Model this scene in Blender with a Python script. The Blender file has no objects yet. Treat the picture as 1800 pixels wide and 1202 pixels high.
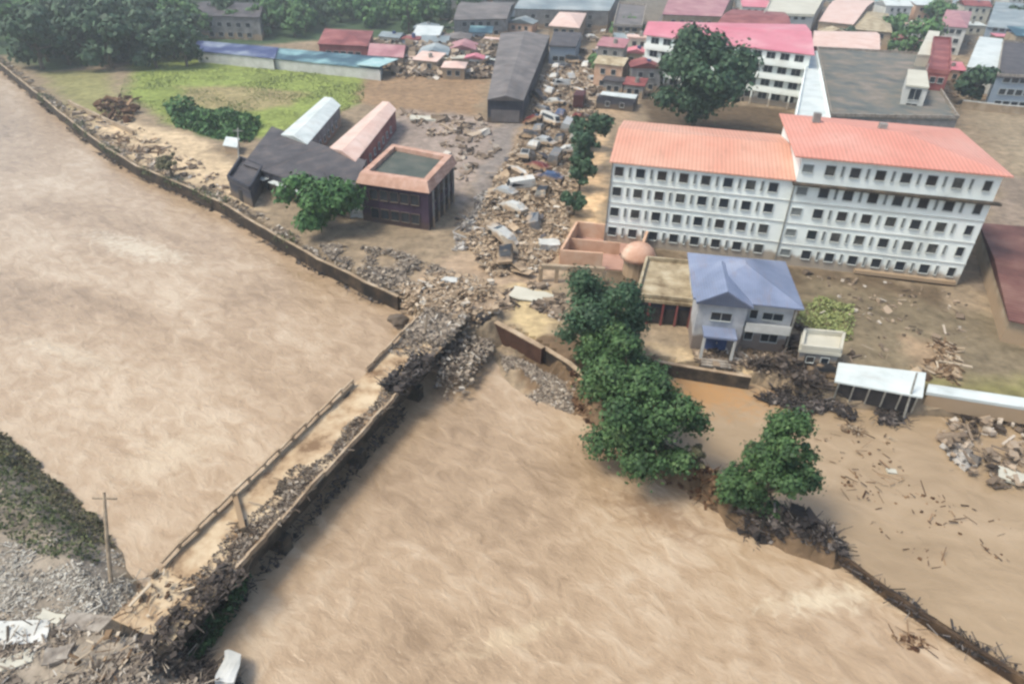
import bpy, bmesh, math, random
from mathutils import Vector, Matrix, noise
R=math.radians
SC=bpy.context.scene
# ------------------------------------------------------------ camera, light
H=45.0; TH=R(33); RO=R(2); F=1200.0
cd=bpy.data.cameras.new('camera'); cam=bpy.data.objects.new('camera',cd); SC.collection.objects.link(cam)
cam.matrix_world=Matrix.Translation((0,0,H))@Matrix.Rotation(math.pi/2-TH,4,'X')@Matrix.Rotation(RO,4,'Z')
cd.sensor_width=36; cd.sensor_fit='HORIZONTAL'; cd.lens=24.0; cd.clip_start=.5; cd.clip_end=9000
SC.camera=cam
w=bpy.data.worlds.new("World"); SC.world=w; w.use_nodes=True
nt=w.node_tree; bg=nt.nodes['Background']
sky=nt.nodes.new('ShaderNodeTexSky'); sky.sky_type='NISHITA'; sky.sun_disc=False
SUN_EL=R(58); SUN_AZ=R(-108)      # azimuth measured from +Y towards +X
sky.sun_elevation=SUN_EL; sky.sun_rotation=SUN_AZ; sky.dust_density=3.0; sky.air_density=1.0
nt.links.new(sky.outputs[0],bg.inputs[0]); bg.inputs[1].default_value=.15
sd=bpy.data.lights.new('sun','SUN'); so=bpy.data.objects.new('sun',sd); SC.collection.objects.link(so)
sd.energy=1.8; sd.angle=R(16); sd.color=(1,.94,.86)
sv=Vector((math.sin(SUN_AZ)*math.cos(SUN_EL),math.cos(SUN_AZ)*math.cos(SUN_EL),math.sin(SUN_EL)))
so.rotation_euler=sv.to_track_quat('Z','Y').to_euler()
SC.view_settings.view_transform='Standard'; SC.view_settings.look='None'; SC.view_settings.exposure=.95; SC.view_settings.gamma=1
SC.view_settings.use_white_balance=True; SC.view_settings.white_balance_temperature=6900; SC.view_settings.white_balance_tint=3
SC.render.engine='CYCLES'; SC.cycles.pixel_filter_type='BLACKMAN_HARRIS'; SC.cycles.filter_width=2.6
# ------------------------------------------------------------ helpers
def P(px,py,z=0.0):
    "point of the photograph (1800 px wide) -> place on the level z"
    v=cam.matrix_world.to_3x3()@Vector((px-900,-(py-601),-F))
    t=(z-H)/v.z
    return Vector((v.x*t,v.y*t,z))
def lin(c):
    return tuple((x/255/12.92) if x<=10 else ((x/255+.055)/1.055)**2.4 for x in c)
def S(r,g,b,k=.62):
    return tuple(x*k for x in lin((r,g,b)))
def tag(o,label=None,cat=None,group=None,kind=None):
    if label:o['label']=label
    if cat:o['category']=cat
    if group:o['group']=group
    if kind:o['kind']=kind
    return o
def empty(name,loc,rz=0):
    o=bpy.data.objects.new(name,None); SC.collection.objects.link(o); o.location=loc; o.rotation_euler=(0,0,rz); o.empty_display_size=.3
    return o
class MB:
    def __init__(s): s.v=[]; s.f=[]
    def poly(s,pts,faces):
        n=len(s.v); s.v+= [tuple(p) for p in pts]; s.f+=[tuple(i+n for i in f) for f in faces]; return s
    def box(s,c,d,rz=0,rot=None):
        M=rot if rot is not None else Matrix.Rotation(rz,3,'Z')
        c=Vector(c); p=[]
        for z in(-.5,.5):
            for x,y in((-.5,-.5),(.5,-.5),(.5,.5),(-.5,.5)): p.append(c+M@Vector((x*d[0],y*d[1],z*d[2])))
        return s.poly(p,[(0,3,2,1),(4,5,6,7),(0,1,5,4),(1,2,6,5),(2,3,7,6),(3,0,4,7)])
    def prism(s,pts,z0,z1):
        n=len(pts); q=[(p[0],p[1],z0) for p in pts]+[(p[0],p[1],z1) for p in pts]
        return s.poly(q,[tuple(range(n-1,-1,-1)),tuple(range(n,2*n))]+[(i,(i+1)%n,(i+1)%n+n,i+n) for i in range(n)])
    def bar(s,a,b,w,h=None,up=(0,0,1)):
        a=Vector(a);b=Vector(b);h=h or w;d=(b-a).normalized();u=Vector(up)
        if abs(d.dot(u))>.98:u=Vector((1,0,0))
        x=d.cross(u).normalized()*w/2;y=x.cross(d).normalized()*h/2
        p=[a-x-y,a+x-y,a+x+y,a-x+y,b-x-y,b+x-y,b+x+y,b-x+y]
        return s.poly(p,[(0,1,2,3),(7,6,5,4),(4,5,1,0),(5,6,2,1),(6,7,3,2),(7,4,0,3)])
    def tube(s,pts,rad,n=7):
        base=len(s.v)
        for i,p in enumerate(pts):
            p=Vector(p);d=(Vector(pts[min(i+1,len(pts)-1)])-Vector(pts[max(i-1,0)])).normalized()
            u=Vector((0,0,1)) if abs(d.z)<.9 else Vector((1,0,0))
            x=d.cross(u).normalized();y=x.cross(d)
            for k in range(n):
                a=2*math.pi*k/n;s.v.append(tuple(p+(x*math.cos(a)+y*math.sin(a))*rad[i]))
        for i in range(len(pts)-1):
            for k in range(n):
                a=base+i*n+k;b=base+i*n+(k+1)%n;s.f.append((a,b,b+n,a+n))
        s.f.append(tuple(base+k for k in range(n-1,-1,-1)));e=base+(len(pts)-1)*n;s.f.append(tuple(e+k for k in range(n)))
        return s
    def chunk(s,c,size,rng):
        rot=Matrix.Rotation(rng.uniform(0,6.28),3,'Z')@Matrix.Rotation(rng.uniform(-.5,.5),3,'X')@Matrix.Rotation(rng.uniform(-.5,.5),3,'Y')
        c=Vector(c);p=[]
        for z in(-.5,.5):
            for x,y in((-.5,-.5),(.5,-.5),(.5,.5),(-.5,.5)):
                p.append(c+rot@Vector((x*size[0]*rng.uniform(.6,1.15),y*size[1]*rng.uniform(.6,1.15),z*size[2]*rng.uniform(.6,1.15))))
        return s.poly(p,[(0,3,2,1),(4,5,6,7),(0,1,5,4),(1,2,6,5),(2,3,7,6),(3,0,4,7)])
    def mesh(s,name,m,fix=True):
        me=bpy.data.meshes.new(name); me.from_pydata(s.v,[],s.f); me.update()
        if fix:
            b=bmesh.new();b.from_mesh(me);bmesh.ops.recalc_face_normals(b,faces=b.faces);b.to_mesh(me);b.free()
        me.materials.append(m); return me
    def build(s,name,m,parent=None,smooth=False,fix=True,loc=None,rz=0):
        o=bpy.data.objects.new(name,s.mesh(name,m,fix)); SC.collection.objects.link(o)
        if parent:o.parent=parent
        if loc is not None:o.location=loc
        if rz:o.rotation_euler=(0,0,rz)
        if smooth:
            for p in o.data.polygons:p.use_smooth=True
        return o
def addobj(name,me,parent=None,loc=(0,0,0),rz=0):
    o=bpy.data.objects.new(name,me);SC.collection.objects.link(o);o.parent=parent;o.location=loc;o.rotation_euler=(0,0,rz);return o
def copy_tree(o,parent=None):
    c=o.copy();SC.collection.objects.link(c);c.parent=parent
    for ch in list(o.children):copy_tree(ch,c)
    return c
def inpoly(x,y,pl):
    r=False;j=len(pl)-1
    for i in range(len(pl)):
        xi,yi=pl[i][0],pl[i][1];xj,yj=pl[j][0],pl[j][1]
        if (yi>y)!=(yj>y) and x<(xj-xi)*(y-yi)/(yj-yi)+xi:r=not r
        j=i
    return r
def dseg(x,y,pl,closed=True):
    best=1e9;n=len(pl)
    for i in range(n if closed else n-1):
        ax,ay=pl[i][0],pl[i][1];bx,by=pl[(i+1)%n][0],pl[(i+1)%n][1]
        dx,dy=bx-ax,by-ay;t=max(0,min(1,((x-ax)*dx+(y-ay)*dy)/(dx*dx+dy*dy+1e-9)))
        d=(x-ax-t*dx)**2+(y-ay-t*dy)**2
        if d<best:best=d
    return math.sqrt(best)
def pxs(l,z): return [P(x,y,z) for x,y in l]
def nz(x,y,s,seed=0): return noise.noise(Vector((x/s,y/s,seed*7.3)))
# ------------------------------------------------------------ materials
def newmat(name):
    m=bpy.data.materials.new(name);m.use_nodes=True;t=m.node_tree;b=t.nodes['Principled BSDF'];return m,t,b
def ramp(t,cols,pos=None):
    r=t.nodes.new('ShaderNodeValToRGB');e=r.color_ramp.elements
    n=len(cols)
    while len(e)<n:e.new(.5)
    for i,c in enumerate(cols):
        e[i].position=(pos[i] if pos else i/(n-1));e[i].color=(*c,1)
    return r
def mnoise(name,cols,scale=1.0,rough=.85,bump=0.0,bscale=None,pos=None,detail=6,coord='Object',stripes=None,mud=None,metal=0,dist=0.0):
    m,t,b=newmat(name);L=t.links.new
    if coord=='World':
        g=t.nodes.new('ShaderNodeNewGeometry');co=g.outputs['Position']
    else:
        g=t.nodes.new('ShaderNodeTexCoord');co=g.outputs['Object']
    n=t.nodes.new('ShaderNodeTexNoise');n.inputs['Scale'].default_value=scale;n.inputs['Detail'].default_value=detail;n.inputs['Roughness'].default_value=.62;n.inputs['Distortion'].default_value=dist
    L(co,n.inputs['Vector'])
    r=ramp(t,cols,pos or [.32+.36*i/(len(cols)-1) for i in range(len(cols))]);L(n.outputs['Fac'],r.inputs[0])
    col=r.outputs[0]
    if stripes:
        axis,sc,amt=stripes
        wv=t.nodes.new('ShaderNodeTexWave');wv.bands_direction=axis;wv.inputs['Scale'].default_value=sc;wv.inputs['Distortion'].default_value=.3;L(co,wv.inputs['Vector'])
        mr=t.nodes.new('ShaderNodeMapRange');mr.inputs['To Min'].default_value=1-amt;mr.inputs['To Max'].default_value=1+amt*.4;L(wv.outputs['Fac'],mr.inputs[0])
        mx=t.nodes.new('ShaderNodeMix');mx.data_type='RGBA';mx.blend_type='MULTIPLY';mx.inputs[0].default_value=1
        L(col,mx.inputs[6]);L(mr.outputs[0],mx.inputs[7]);col=mx.outputs[2]
    if stripes:
        n4=t.nodes.new('ShaderNodeTexNoise');n4.inputs['Scale'].default_value=.55;n4.inputs['Detail'].default_value=8;n4.inputs['Roughness'].default_value=.75
        mp4=t.nodes.new('ShaderNodeMapping');mp4.inputs['Scale'].default_value=(1.6,.35,1) if stripes[0]=='X' else (.35,1.6,1);L(co,mp4.inputs['Vector']);L(mp4.outputs[0],n4.inputs['Vector'])
        r4=t.nodes.new('ShaderNodeMapRange');r4.inputs['From Min'].default_value=.52;r4.inputs['From Max'].default_value=.78;r4.inputs['To Min'].default_value=0;r4.inputs['To Max'].default_value=.5;L(n4.outputs['Fac'],r4.inputs[0])
        m4=t.nodes.new('ShaderNodeMix');m4.data_type='RGBA';L(r4.outputs[0],m4.inputs[0]);L(col,m4.inputs[6]);m4.inputs[7].default_value=(*S(150,124,108),1);col=m4.outputs[2]
    if mud:
        hgt,mc=mud
        sp=t.nodes.new('ShaderNodeSeparateXYZ');L(co,sp.inputs[0])
        n2=t.nodes.new('ShaderNodeTexNoise');n2.inputs['Scale'].default_value=.7;L(co,n2.inputs['Vector'])
        ad=t.nodes.new('ShaderNodeMath');ad.operation='MULTIPLY_ADD';ad.inputs[1].default_value=-1.6;L(n2.outputs['Fac'],ad.inputs[0]);L(sp.outputs['Z'],ad.inputs[2])
        mr=t.nodes.new('ShaderNodeMapRange');mr.inputs['From Min'].default_value=hgt-1.1;mr.inputs['From Max'].default_value=hgt-.5;mr.inputs['To Min'].default_value=.85;mr.inputs['To Max'].default_value=0;L(ad.outputs[0],mr.inputs[0])
        mx=t.nodes.new('ShaderNodeMix');mx.data_type='RGBA';L(mr.outputs[0],mx.inputs[0]);L(col,mx.inputs[6]);mx.inputs[7].default_value=(*mc,1);col=mx.outputs[2]
    L(col,b.inputs['Base Color']);b.inputs['Roughness'].default_value=rough;b.inputs['Metallic'].default_value=metal
    b.inputs['Specular IOR Level'].default_value=.3
    if bump:
        n3=t.nodes.new('ShaderNodeTexNoise');n3.inputs['Scale'].default_value=bscale or scale*5;n3.inputs['Detail'].default_value=5;L(co,n3.inputs['Vector'])
        bp=t.nodes.new('ShaderNodeBump');bp.inputs['Strength'].default_value=1;bp.inputs['Distance'].default_value=bump;L(n3.outputs['Fac'],bp.inputs['Height']);L(bp.outputs[0],b.inputs['Normal'])
    return m
def misland(name,cols,rough=.8,pos=None,nscale=0,spec=.25):
    "colour picked per loose piece (leaf, stone, plank)"
    m,t,b=newmat(name);L=t.links.new
    g=t.nodes.new('ShaderNodeNewGeometry');r=ramp(t,cols,pos);fac=g.outputs['Random Per Island']
    if nscale:
        n=t.nodes.new('ShaderNodeTexNoise');n.inputs['Scale'].default_value=nscale;n.inputs['Detail'].default_value=2;tc=t.nodes.new('ShaderNodeTexCoord');L(tc.outputs['Object'],n.inputs['Vector'])
        ma=t.nodes.new('ShaderNodeMath');ma.operation='MULTIPLY_ADD';ma.inputs[1].default_value=.45;L(fac,ma.inputs[0])
        mr=t.nodes.new('ShaderNodeMapRange');mr.inputs['From Min'].default_value=.3;mr.inputs['From Max'].default_value=.7;mr.inputs['To Max'].default_value=.55;L(n.outputs['Fac'],mr.inputs[0]);L(mr.outputs[0],ma.inputs[2]);fac=ma.outputs[0]
    L(fac,r.inputs[0]);L(r.outputs[0],b.inputs['Base Color']);b.inputs['Roughness'].default_value=rough;b.inputs['Specular IOR Level'].default_value=spec
    return m
MUD=S(186,160,132)
M={}
M['leaf']=misland('leaf_green',[(.016,.034,.015),(.028,.06,.023),(.05,.102,.035),(.11,.165,.07)],.6,nscale=.55)
M['leaf_bright']=misland('leaf_bright',[(.016,.045,.017),(.032,.085,.027),(.055,.13,.038),(.1,.19,.07)],.6,nscale=.5)
M['leaf_dark']=misland('leaf_dark',[(.012,.03,.018),(.022,.052,.028),(.038,.078,.038),(.07,.12,.065)],.6,nscale=.4)
M['leaf_far']=misland('leaf_far',[(.03,.07,.03),(.05,.11,.042),(.08,.16,.055),(.13,.21,.08)],.7,nscale=.3)
M['leaf_dry']=misland('leaf_dry',[(.06,.06,.04),(.1,.1,.055),(.16,.14,.08)],.8)
M['leaf_scrub']=misland('leaf_scrub',[(.03,.04,.02),(.06,.075,.035),(.1,.12,.055),(.18,.17,.1)],.8,nscale=.6)
M['bark']=mnoise('bark',[(.06,.045,.03),(.14,.11,.08)],3,.9,.03)
M['grass']=misland('grass_blade',[(.14,.17,.06),(.2,.23,.09),(.26,.28,.13)],.8,nscale=.1)
M['rubble']=misland('rubble',[S(60,52,48),S(120,105,92),S(165,145,125),S(190,170,150),S(215,208,200)],.9,[0,.3,.6,.85,1])
M['rubble_grey']=misland('rubble_grey',[S(70,66,66),S(120,114,110),S(165,157,150),S(205,200,195)],.9)
M['silt']=misland('silt',[S(70,60,54),S(105,92,82),S(140,126,112),S(185,172,158)],.95)
M['rubble_dust']=misland('rubble_dust',[S(96,80,68),S(150,130,110),S(180,158,134),S(198,176,152),S(225,218,208)],.95,[0,.12,.4,.85,1])
M['silt_pale']=misland('silt_pale',[S(100,94,88),S(156,148,138),S(188,180,168),S(206,200,190),S(232,228,220)],.95,[0,.2,.5,.8,1])
M['silt_mid']=misland('silt_mid',[S(84,76,70),S(128,116,106),S(162,148,134),S(186,172,156),S(222,215,206)],.95,[0,.2,.55,.9,1])
M['rubble_mix']=misland('rubble_mix',[S(62,54,48),S(118,100,84),S(160,138,116),S(180,158,134),S(204,186,166),S(236,232,228)],.95,[0,.14,.35,.6,.85,1])
M['rubble_brown']=misland('rubble_brown',[S(58,40,30),S(95,66,48),S(135,105,80),S(180,150,120)],.9)
M['planks']=misland('planks',[S(70,52,40),S(120,95,72),S(175,150,122),S(215,200,180)],.85)
M['twig']=misland('twig',[(.02,.016,.015),(.05,.04,.035),(.1,.08,.07)],.9)
M['twig_mix']=misland('twig_mix',[(.015,.013,.012),(.035,.03,.03),(.08,.065,.06),(.2,.18,.17)],.9,[0,.5,.85,1])
M['concrete']=mnoise('concrete',[S(120,110,100),S(165,155,145),S(190,182,172)],1.2,.85,.02)
M['concrete_mud']=mnoise('muddy_concrete',[S(150,128,105),S(190,166,140),S(214,194,170)],.5,.8,.02)
M['concrete_dark']=mnoise('dark_concrete',[S(48,44,40),S(78,70,62),S(110,98,84)],.8,.85,.03)
M['bankwall']=mnoise('bank_wall',[S(34,28,24),S(58,47,38),S(92,76,60)],.6,.9,.05,coord='World')
M['white']=mnoise('white_wall',[S(200,200,196),S(222,224,222),S(232,233,230)],.25,.75,mud=(2.4,MUD))
M['whiteplain']=mnoise('white_paint',[S(205,205,200),S(236,236,234)],.5,.6)
M['dorm']=mnoise('dorm_plaster',[S(212,216,212,.85),S(232,238,236,.85),S(240,244,242,.85)],.18,.7,mud=(1.6,S(170,150,128)))
M['dormroof']=mnoise('salmon_roof',[S(226,160,138),S(232,174,152),S(238,188,168)],.09,.6,stripes=('X',.55,.16))
M['dormroof2']=mnoise('coral_roof',[S(224,148,132),S(230,160,144),S(236,176,162)],.07,.6,stripes=('X',.55,.16))
M['pinkroof']=mnoise('pink_roof',[S(218,122,140),S(230,142,158),S(238,172,182)],.08,.55,stripes=('X',.5,.15))
M['salmon']=mnoise('salmon_sheet',[S(232,194,182),S(240,208,196),S(246,220,212)],.3,.55,stripes=('Y',1.0,.08))
M['whiteroof']=mnoise('white_sheet',[S(205,215,216),S(226,234,235),S(236,242,242)],.3,.5,stripes=('Y',1.0,.07))
M['greyroof']=mnoise('grey_sheet',[S(96,92,92),S(122,116,116),S(146,138,136)],.2,.7,stripes=('X',.6,.1))
M['slate']=mnoise('slate_roof',[S(66,64,70),S(86,83,88),S(108,102,104)],.3,.75,stripes=('X',.7,.1))
M['flatroof']=mnoise('bitumen_flat_roof',[S(92,98,98),S(112,116,114),S(134,126,116),S(154,144,138)],.22,.9,bump=.03)
M['blueroof']=mnoise('blue_roof',[S(122,134,162),S(140,152,182),S(160,170,196)],.2,.5,stripes=('X',1.2,.1))
M['navy']=mnoise('navy_sheet',[S(44,54,100),S(64,74,124),S(150,160,180)],.12,.5)
M['teal']=mnoise('teal_sheet',[S(36,66,86),S(66,100,116),S(150,190,195)],.12,.5)
M['bluegrey']=mnoise('blue_grey_sheet',[S(120,135,145),S(150,163,170),S(185,193,196)],.1,.6,stripes=('X',.5,.08))
M['maroon']=mnoise('maroon_tiles',[S(96,64,60),S(124,82,76),S(146,108,98)],.2,.75,stripes=('Y',.45,.22))
M['darkred']=mnoise('dark_red',[S(120,62,66),S(150,84,84),S(178,116,112)],.2,.7)
M['mauve']=mnoise('mauve_roof',[S(165,110,120),S(190,135,142),S(205,160,162)],.2,.6,stripes=('X',.6,.1))
M['cream']=mnoise('cream_roof',[S(205,200,185),S(226,222,208)],.2,.6)
M['tan']=mnoise('tan_wall',[S(150,130,108),S(180,160,136),S(200,182,160)],.4,.85,mud=(1.8,MUD))
M['grey']=mnoise('grey_wall',[S(120,118,118),S(150,148,146),S(172,170,168)],.4,.85,mud=(1.8,MUD))
M['bluewall']=mnoise('pale_blue_wall',[S(150,165,182),S(172,186,200)],.3,.8)
M['purple']=mnoise('dark_purple_wall',[S(50,38,54),S(68,50,72),S(84,66,84)],.3,.7,mud=(1.3,S(96,78,72)))
M['darkwall']=mnoise('charcoal_wall',[S(48,50,60),S(66,68,80),S(88,86,92)],.4,.8,mud=(1.2,S(120,105,90)))
M['paleyellow']=mnoise('pale_roof',[S(130,112,88),S(186,170,142),S(214,202,178)],.45,.85)
M['orange']=mnoise('orange_wall',[S(208,166,138),S(226,184,156),S(236,206,182)],.4,.85)
M['orangeroof']=mnoise('orange_dome',[S(190,140,116),S(214,172,150),S(230,208,190)],.4,.7)
M['pinkfloor']=mnoise('pink_floor',[S(180,140,125),S(205,165,150)],.4,.85)
M['glass']=mnoise('window_glass',[(.012,.016,.022),(.03,.036,.045)],.3,.15);M['glass'].node_tree.nodes['Principled BSDF'].inputs['Specular IOR Level'].default_value=.4
M['curtain']=mnoise('curtained_glass',[(.02,.022,.024),(.09,.09,.085)],1.2,.3,coord='World')
M['frame']=mnoise('window_frame',[S(205,210,208),S(225,228,226)],2,.6)
M['greyframe']=mnoise('grey_panel',[S(120,125,125),S(150,155,155)],2,.6)
M['darkgap']=mnoise('near_black',[(.02,.018,.018),(.04,.035,.035)],1,.9)  # near-black; as the shelter wall it stands in for shade
M['bluedoor']=mnoise('blue_door',[S(60,80,125),S(86,104,150)],1,.5)
M['metal']=mnoise('galvanised',[S(150,148,142),S(190,188,182)],3,.5,metal=.4)
M['pole']=mnoise('pole_wood',[S(150,132,112),S(195,176,152)],2,.8)
M['tyre']=mnoise('tyre',[(.012,.012,.012),(.06,.05,.04)],4,.9)
M['green_shed']=mnoise('green_sheet',[S(70,110,80),S(110,150,120)],.4,.7)
def paint(n,c): 
    return mnoise('car_paint_'+n,[tuple(x*.75 for x in c),c,MUD],.9,.4,pos=[.25,.5,.72],mud=(.9,MUD))
# terrain uses baked land-cover colour (mud, grass, sand) plus fine noise
def mterrain():
    m,t,b=newmat('ground_cover');L=t.links.new
    a=t.nodes.new('ShaderNodeAttribute');a.attribute_name='cover'
    g=t.nodes.new('ShaderNodeNewGeometry')
    n=t.nodes.new('ShaderNodeTexNoise');n.inputs['Scale'].default_value=.55;n.inputs['Detail'].default_value=9;n.inputs['Roughness'].default_value=.7;L(g.outputs['Position'],n.inputs['Vector'])
    mr=t.nodes.new('ShaderNodeMapRange');mr.inputs['From Min'].default_value=.3;mr.inputs['From Max'].default_value=.7;mr.inputs['To Min'].default_value=.55;mr.inputs['To Max'].default_value=1.45;L(n.outputs['Fac'],mr.inputs[0])
    mx=t.nodes.new('ShaderNodeMix');mx.data_type='RGBA';mx.blend_type='MULTIPLY';mx.inputs[0].default_value=1;L(a.outputs['Color'],mx.inputs[6]);L(mr.outputs[0],mx.inputs[7])
    L(mx.outputs[2],b.inputs['Base Color']);b.inputs['Roughness'].default_value=.9;b.inputs['Specular IOR Level'].default_value=.2
    bp=t.nodes.new('ShaderNodeBump');bp.inputs['Distance'].default_value=.25;L(n.outputs['Fac'],bp.inputs['Height']);L(bp.outputs[0],b.inputs['Normal'])
    return m
def mwater(name,c1,c2,c3,rough,wave,scale,ang,pond=None):
    m,t,b=newmat(name);L=t.links.new
    g=t.nodes.new('ShaderNodeNewGeometry')
    mp=t.nodes.new('ShaderNodeMapping');mp.vector_type='TEXTURE';mp.inputs['Rotation'].default_value=(0,0,ang);mp.inputs['Scale'].default_value=(1.7,1,1);L(g.outputs['Position'],mp.inputs['Vector'])
    n0=t.nodes.new('ShaderNodeTexNoise');n0.inputs['Scale'].default_value=.05;n0.inputs['Detail'].default_value=4;n0.inputs['Distortion'].default_value=.8;L(mp.outputs[0],n0.inputs['Vector'])
    n1=t.nodes.new('ShaderNodeTexNoise');n1.inputs['Scale'].default_value=scale;n1.inputs['Detail'].default_value=5.5;n1.inputs['Roughness'].default_value=.6;n1.inputs['Distortion'].default_value=.75;L(mp.outputs[0],n1.inputs['Vector'])
    ad=t.nodes.new('ShaderNodeMath');ad.operation='MULTIPLY_ADD';ad.inputs[1].default_value=.45;L(n1.outputs['Fac'],ad.inputs[0])
    m5=t.nodes.new('ShaderNodeMath');m5.operation='MULTIPLY';m5.inputs[1].default_value=.55;L(n0.outputs['Fac'],m5.inputs[0]);L(m5.outputs[0],ad.inputs[2])
    r=ramp(t,[c1,c2,c3],[.36,.5,.64]);L(ad.outputs[0],r.inputs[0]);L(r.outputs[0],b.inputs['Base Color'])
    b.inputs['Roughness'].default_value=rough;b.inputs['IOR'].default_value=1.42
    bp=t.nodes.new('ShaderNodeBump');bp.inputs['Distance'].default_value=wave;L(n1.outputs['Fac'],bp.inputs['Height'])
    n2=t.nodes.new('ShaderNodeTexNoise');n2.inputs['Scale'].default_value=scale*3.5;n2.inputs['Detail'].default_value=4;n2.inputs['Distortion'].default_value=.6;L(mp.outputs[0],n2.inputs['Vector'])
    bp2=t.nodes.new('ShaderNodeBump');bp2.inputs['Distance'].default_value=wave*.6;L(n2.outputs['Fac'],bp2.inputs['Height']);L(bp.outputs[0],bp2.inputs['Normal']);L(bp2.outputs[0],b.inputs['Normal'])
    base_c=r.outputs[0]
    for pp_,rx,ry,an,pc in (pond or []):  # each entry tints one ellipse: pond, foam, silt, painted tree shade
        cx,cy=pp_.x,pp_.y
        m2=t.nodes.new('ShaderNodeMapping');m2.vector_type='TEXTURE';m2.inputs['Location'].default_value=(cx,cy,0);m2.inputs['Rotation'].default_value=(0,0,an);m2.inputs['Scale'].default_value=(rx,ry,50);L(g.outputs['Position'],m2.inputs['Vector'])
        nn=t.nodes.new('ShaderNodeTexNoise');nn.inputs['Scale'].default_value=.9;nn.inputs['Detail'].default_value=5;nn.inputs['Distortion'].default_value=1;L(g.outputs['Position'],nn.inputs['Vector'])
        vl=t.nodes.new('ShaderNodeVectorMath');vl.operation='LENGTH';L(m2.outputs[0],vl.inputs[0])
        aa=t.nodes.new('ShaderNodeMath');aa.operation='MULTIPLY_ADD';aa.inputs[1].default_value=2.2;L(nn.outputs['Fac'],aa.inputs[0]);L(vl.outputs['Value'],aa.inputs[2])
        mr=t.nodes.new('ShaderNodeMapRange');mr.interpolation_type='SMOOTHSTEP';mr.inputs['From Min'].default_value=1.1;mr.inputs['From Max'].default_value=2.3;mr.inputs['To Min'].default_value=.65;mr.inputs['To Max'].default_value=0;L(aa.outputs[0],mr.inputs[0])
        mx=t.nodes.new('ShaderNodeMix');mx.data_type='RGBA';L(mr.outputs[0],mx.inputs[0]);L(base_c,mx.inputs[6]);mx.inputs[7].default_value=(*pc,1);base_c=mx.outputs[2];L(base_c,b.inputs['Base Color'])
    return m
# ------------------------------------------------------------ land shape
bankA=pxs([(-260,-25),(-60,65),(0,112),(60,160),(130,217),(190,262),(240,292),(320,324),(400,362),(470,405),(560,455),(640,495),(700,522),(745,550),(790,585),(830,590),(870,568),(950,612),(1005,642)],2)
houseA=pxs([(1060,640),(1150,640),(1230,655),(1330,668),(1400,692),(1480,708),(1620,722),(1800,735),(2200,770)],1.4)
landA=[tuple(p[:2]) for p in bankA]+[tuple(p[:2]) for p in houseA]+[(900,200),(3000,3500),(-3000,3500),(-900,700)]
bankC=pxs([(-400,540),(-100,690),(0,755),(60,812),(120,868),(175,925),(205,975),(235,1030),(262,1075),(300,1120),(335,1150),(400,1180),(440,1230),(470,1300)],1.6)
landC=[tuple(p[:2]) for p in bankC]+[(-12,5),(-300,-80),(-600,100)]
levee=pxs([(985,640),(1060,712),(1130,775),(1200,822),(1250,852),(1300,896),(1380,928),(1462,962)],1.3)
gravel=pxs([(868,600),(905,600),(960,630),(1010,665),(1020,720),(965,690),(900,665)],1.0)
_a=P(735,568,3.2);_b=P(238,1048,3.2);_x=(_b-_a).normalized();_s=Vector((-_x.y,_x.x,0));_s=_s if _s.x>0 else -_s
EN=[(_a-_x*4+_s*2.5,2.4,3.1),(_a-_x*6+_s*5,2.5,2.7),(_b+_x*4.6+_s*2.5,2.7,3.28),(_b+_x*6.5+_s*4.5,3.0,3.1)]
def land_z(x,y):
    z=-2.0
    for e,r,t in EN:
        z=max(z,t-max(0,math.hypot(x-e.x,y-e.y)-r+.5*nz(x,y,1.5,9))*1.5)
    d=dseg(x,y,landA)*(1 if inpoly(x,y,landA) else -1)
    if d>-.3: 
        z=max(z,-2+min(1,max(0,(d+.2)/1.0))*4.0)
    if y>135: return z+.12*nz(x,y,4,8) if z>0 else z
    dc=dseg(x,y,landC)*(1 if inpoly(x,y,landC) else -1)
    if dc>-6: z=max(z,min(2.2+.3*nz(x,y,6,3),.3+(dc+.6*nz(x,y,3,1))*.75))
    dl=dseg(x,y,levee,False)
    if dl<6: z=max(z,2.0-(dl+.9*nz(x,y,2,4))*1.7)
    dg=dseg(x,y,[tuple(p[:2]) for p in gravel])*(1 if inpoly(x,y,gravel) else -1)
    if dg>-2: z=max(z,min(.7,.1+dg*.35+.3*nz(x,y,2.5,5)))
    if z>0: z+=.12*nz(x,y,4,8)
    return z
def region(pp,col,soft,z=2): return ([tuple(p[:2]) for p in pxs(pp,z)],col,soft)
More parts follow.
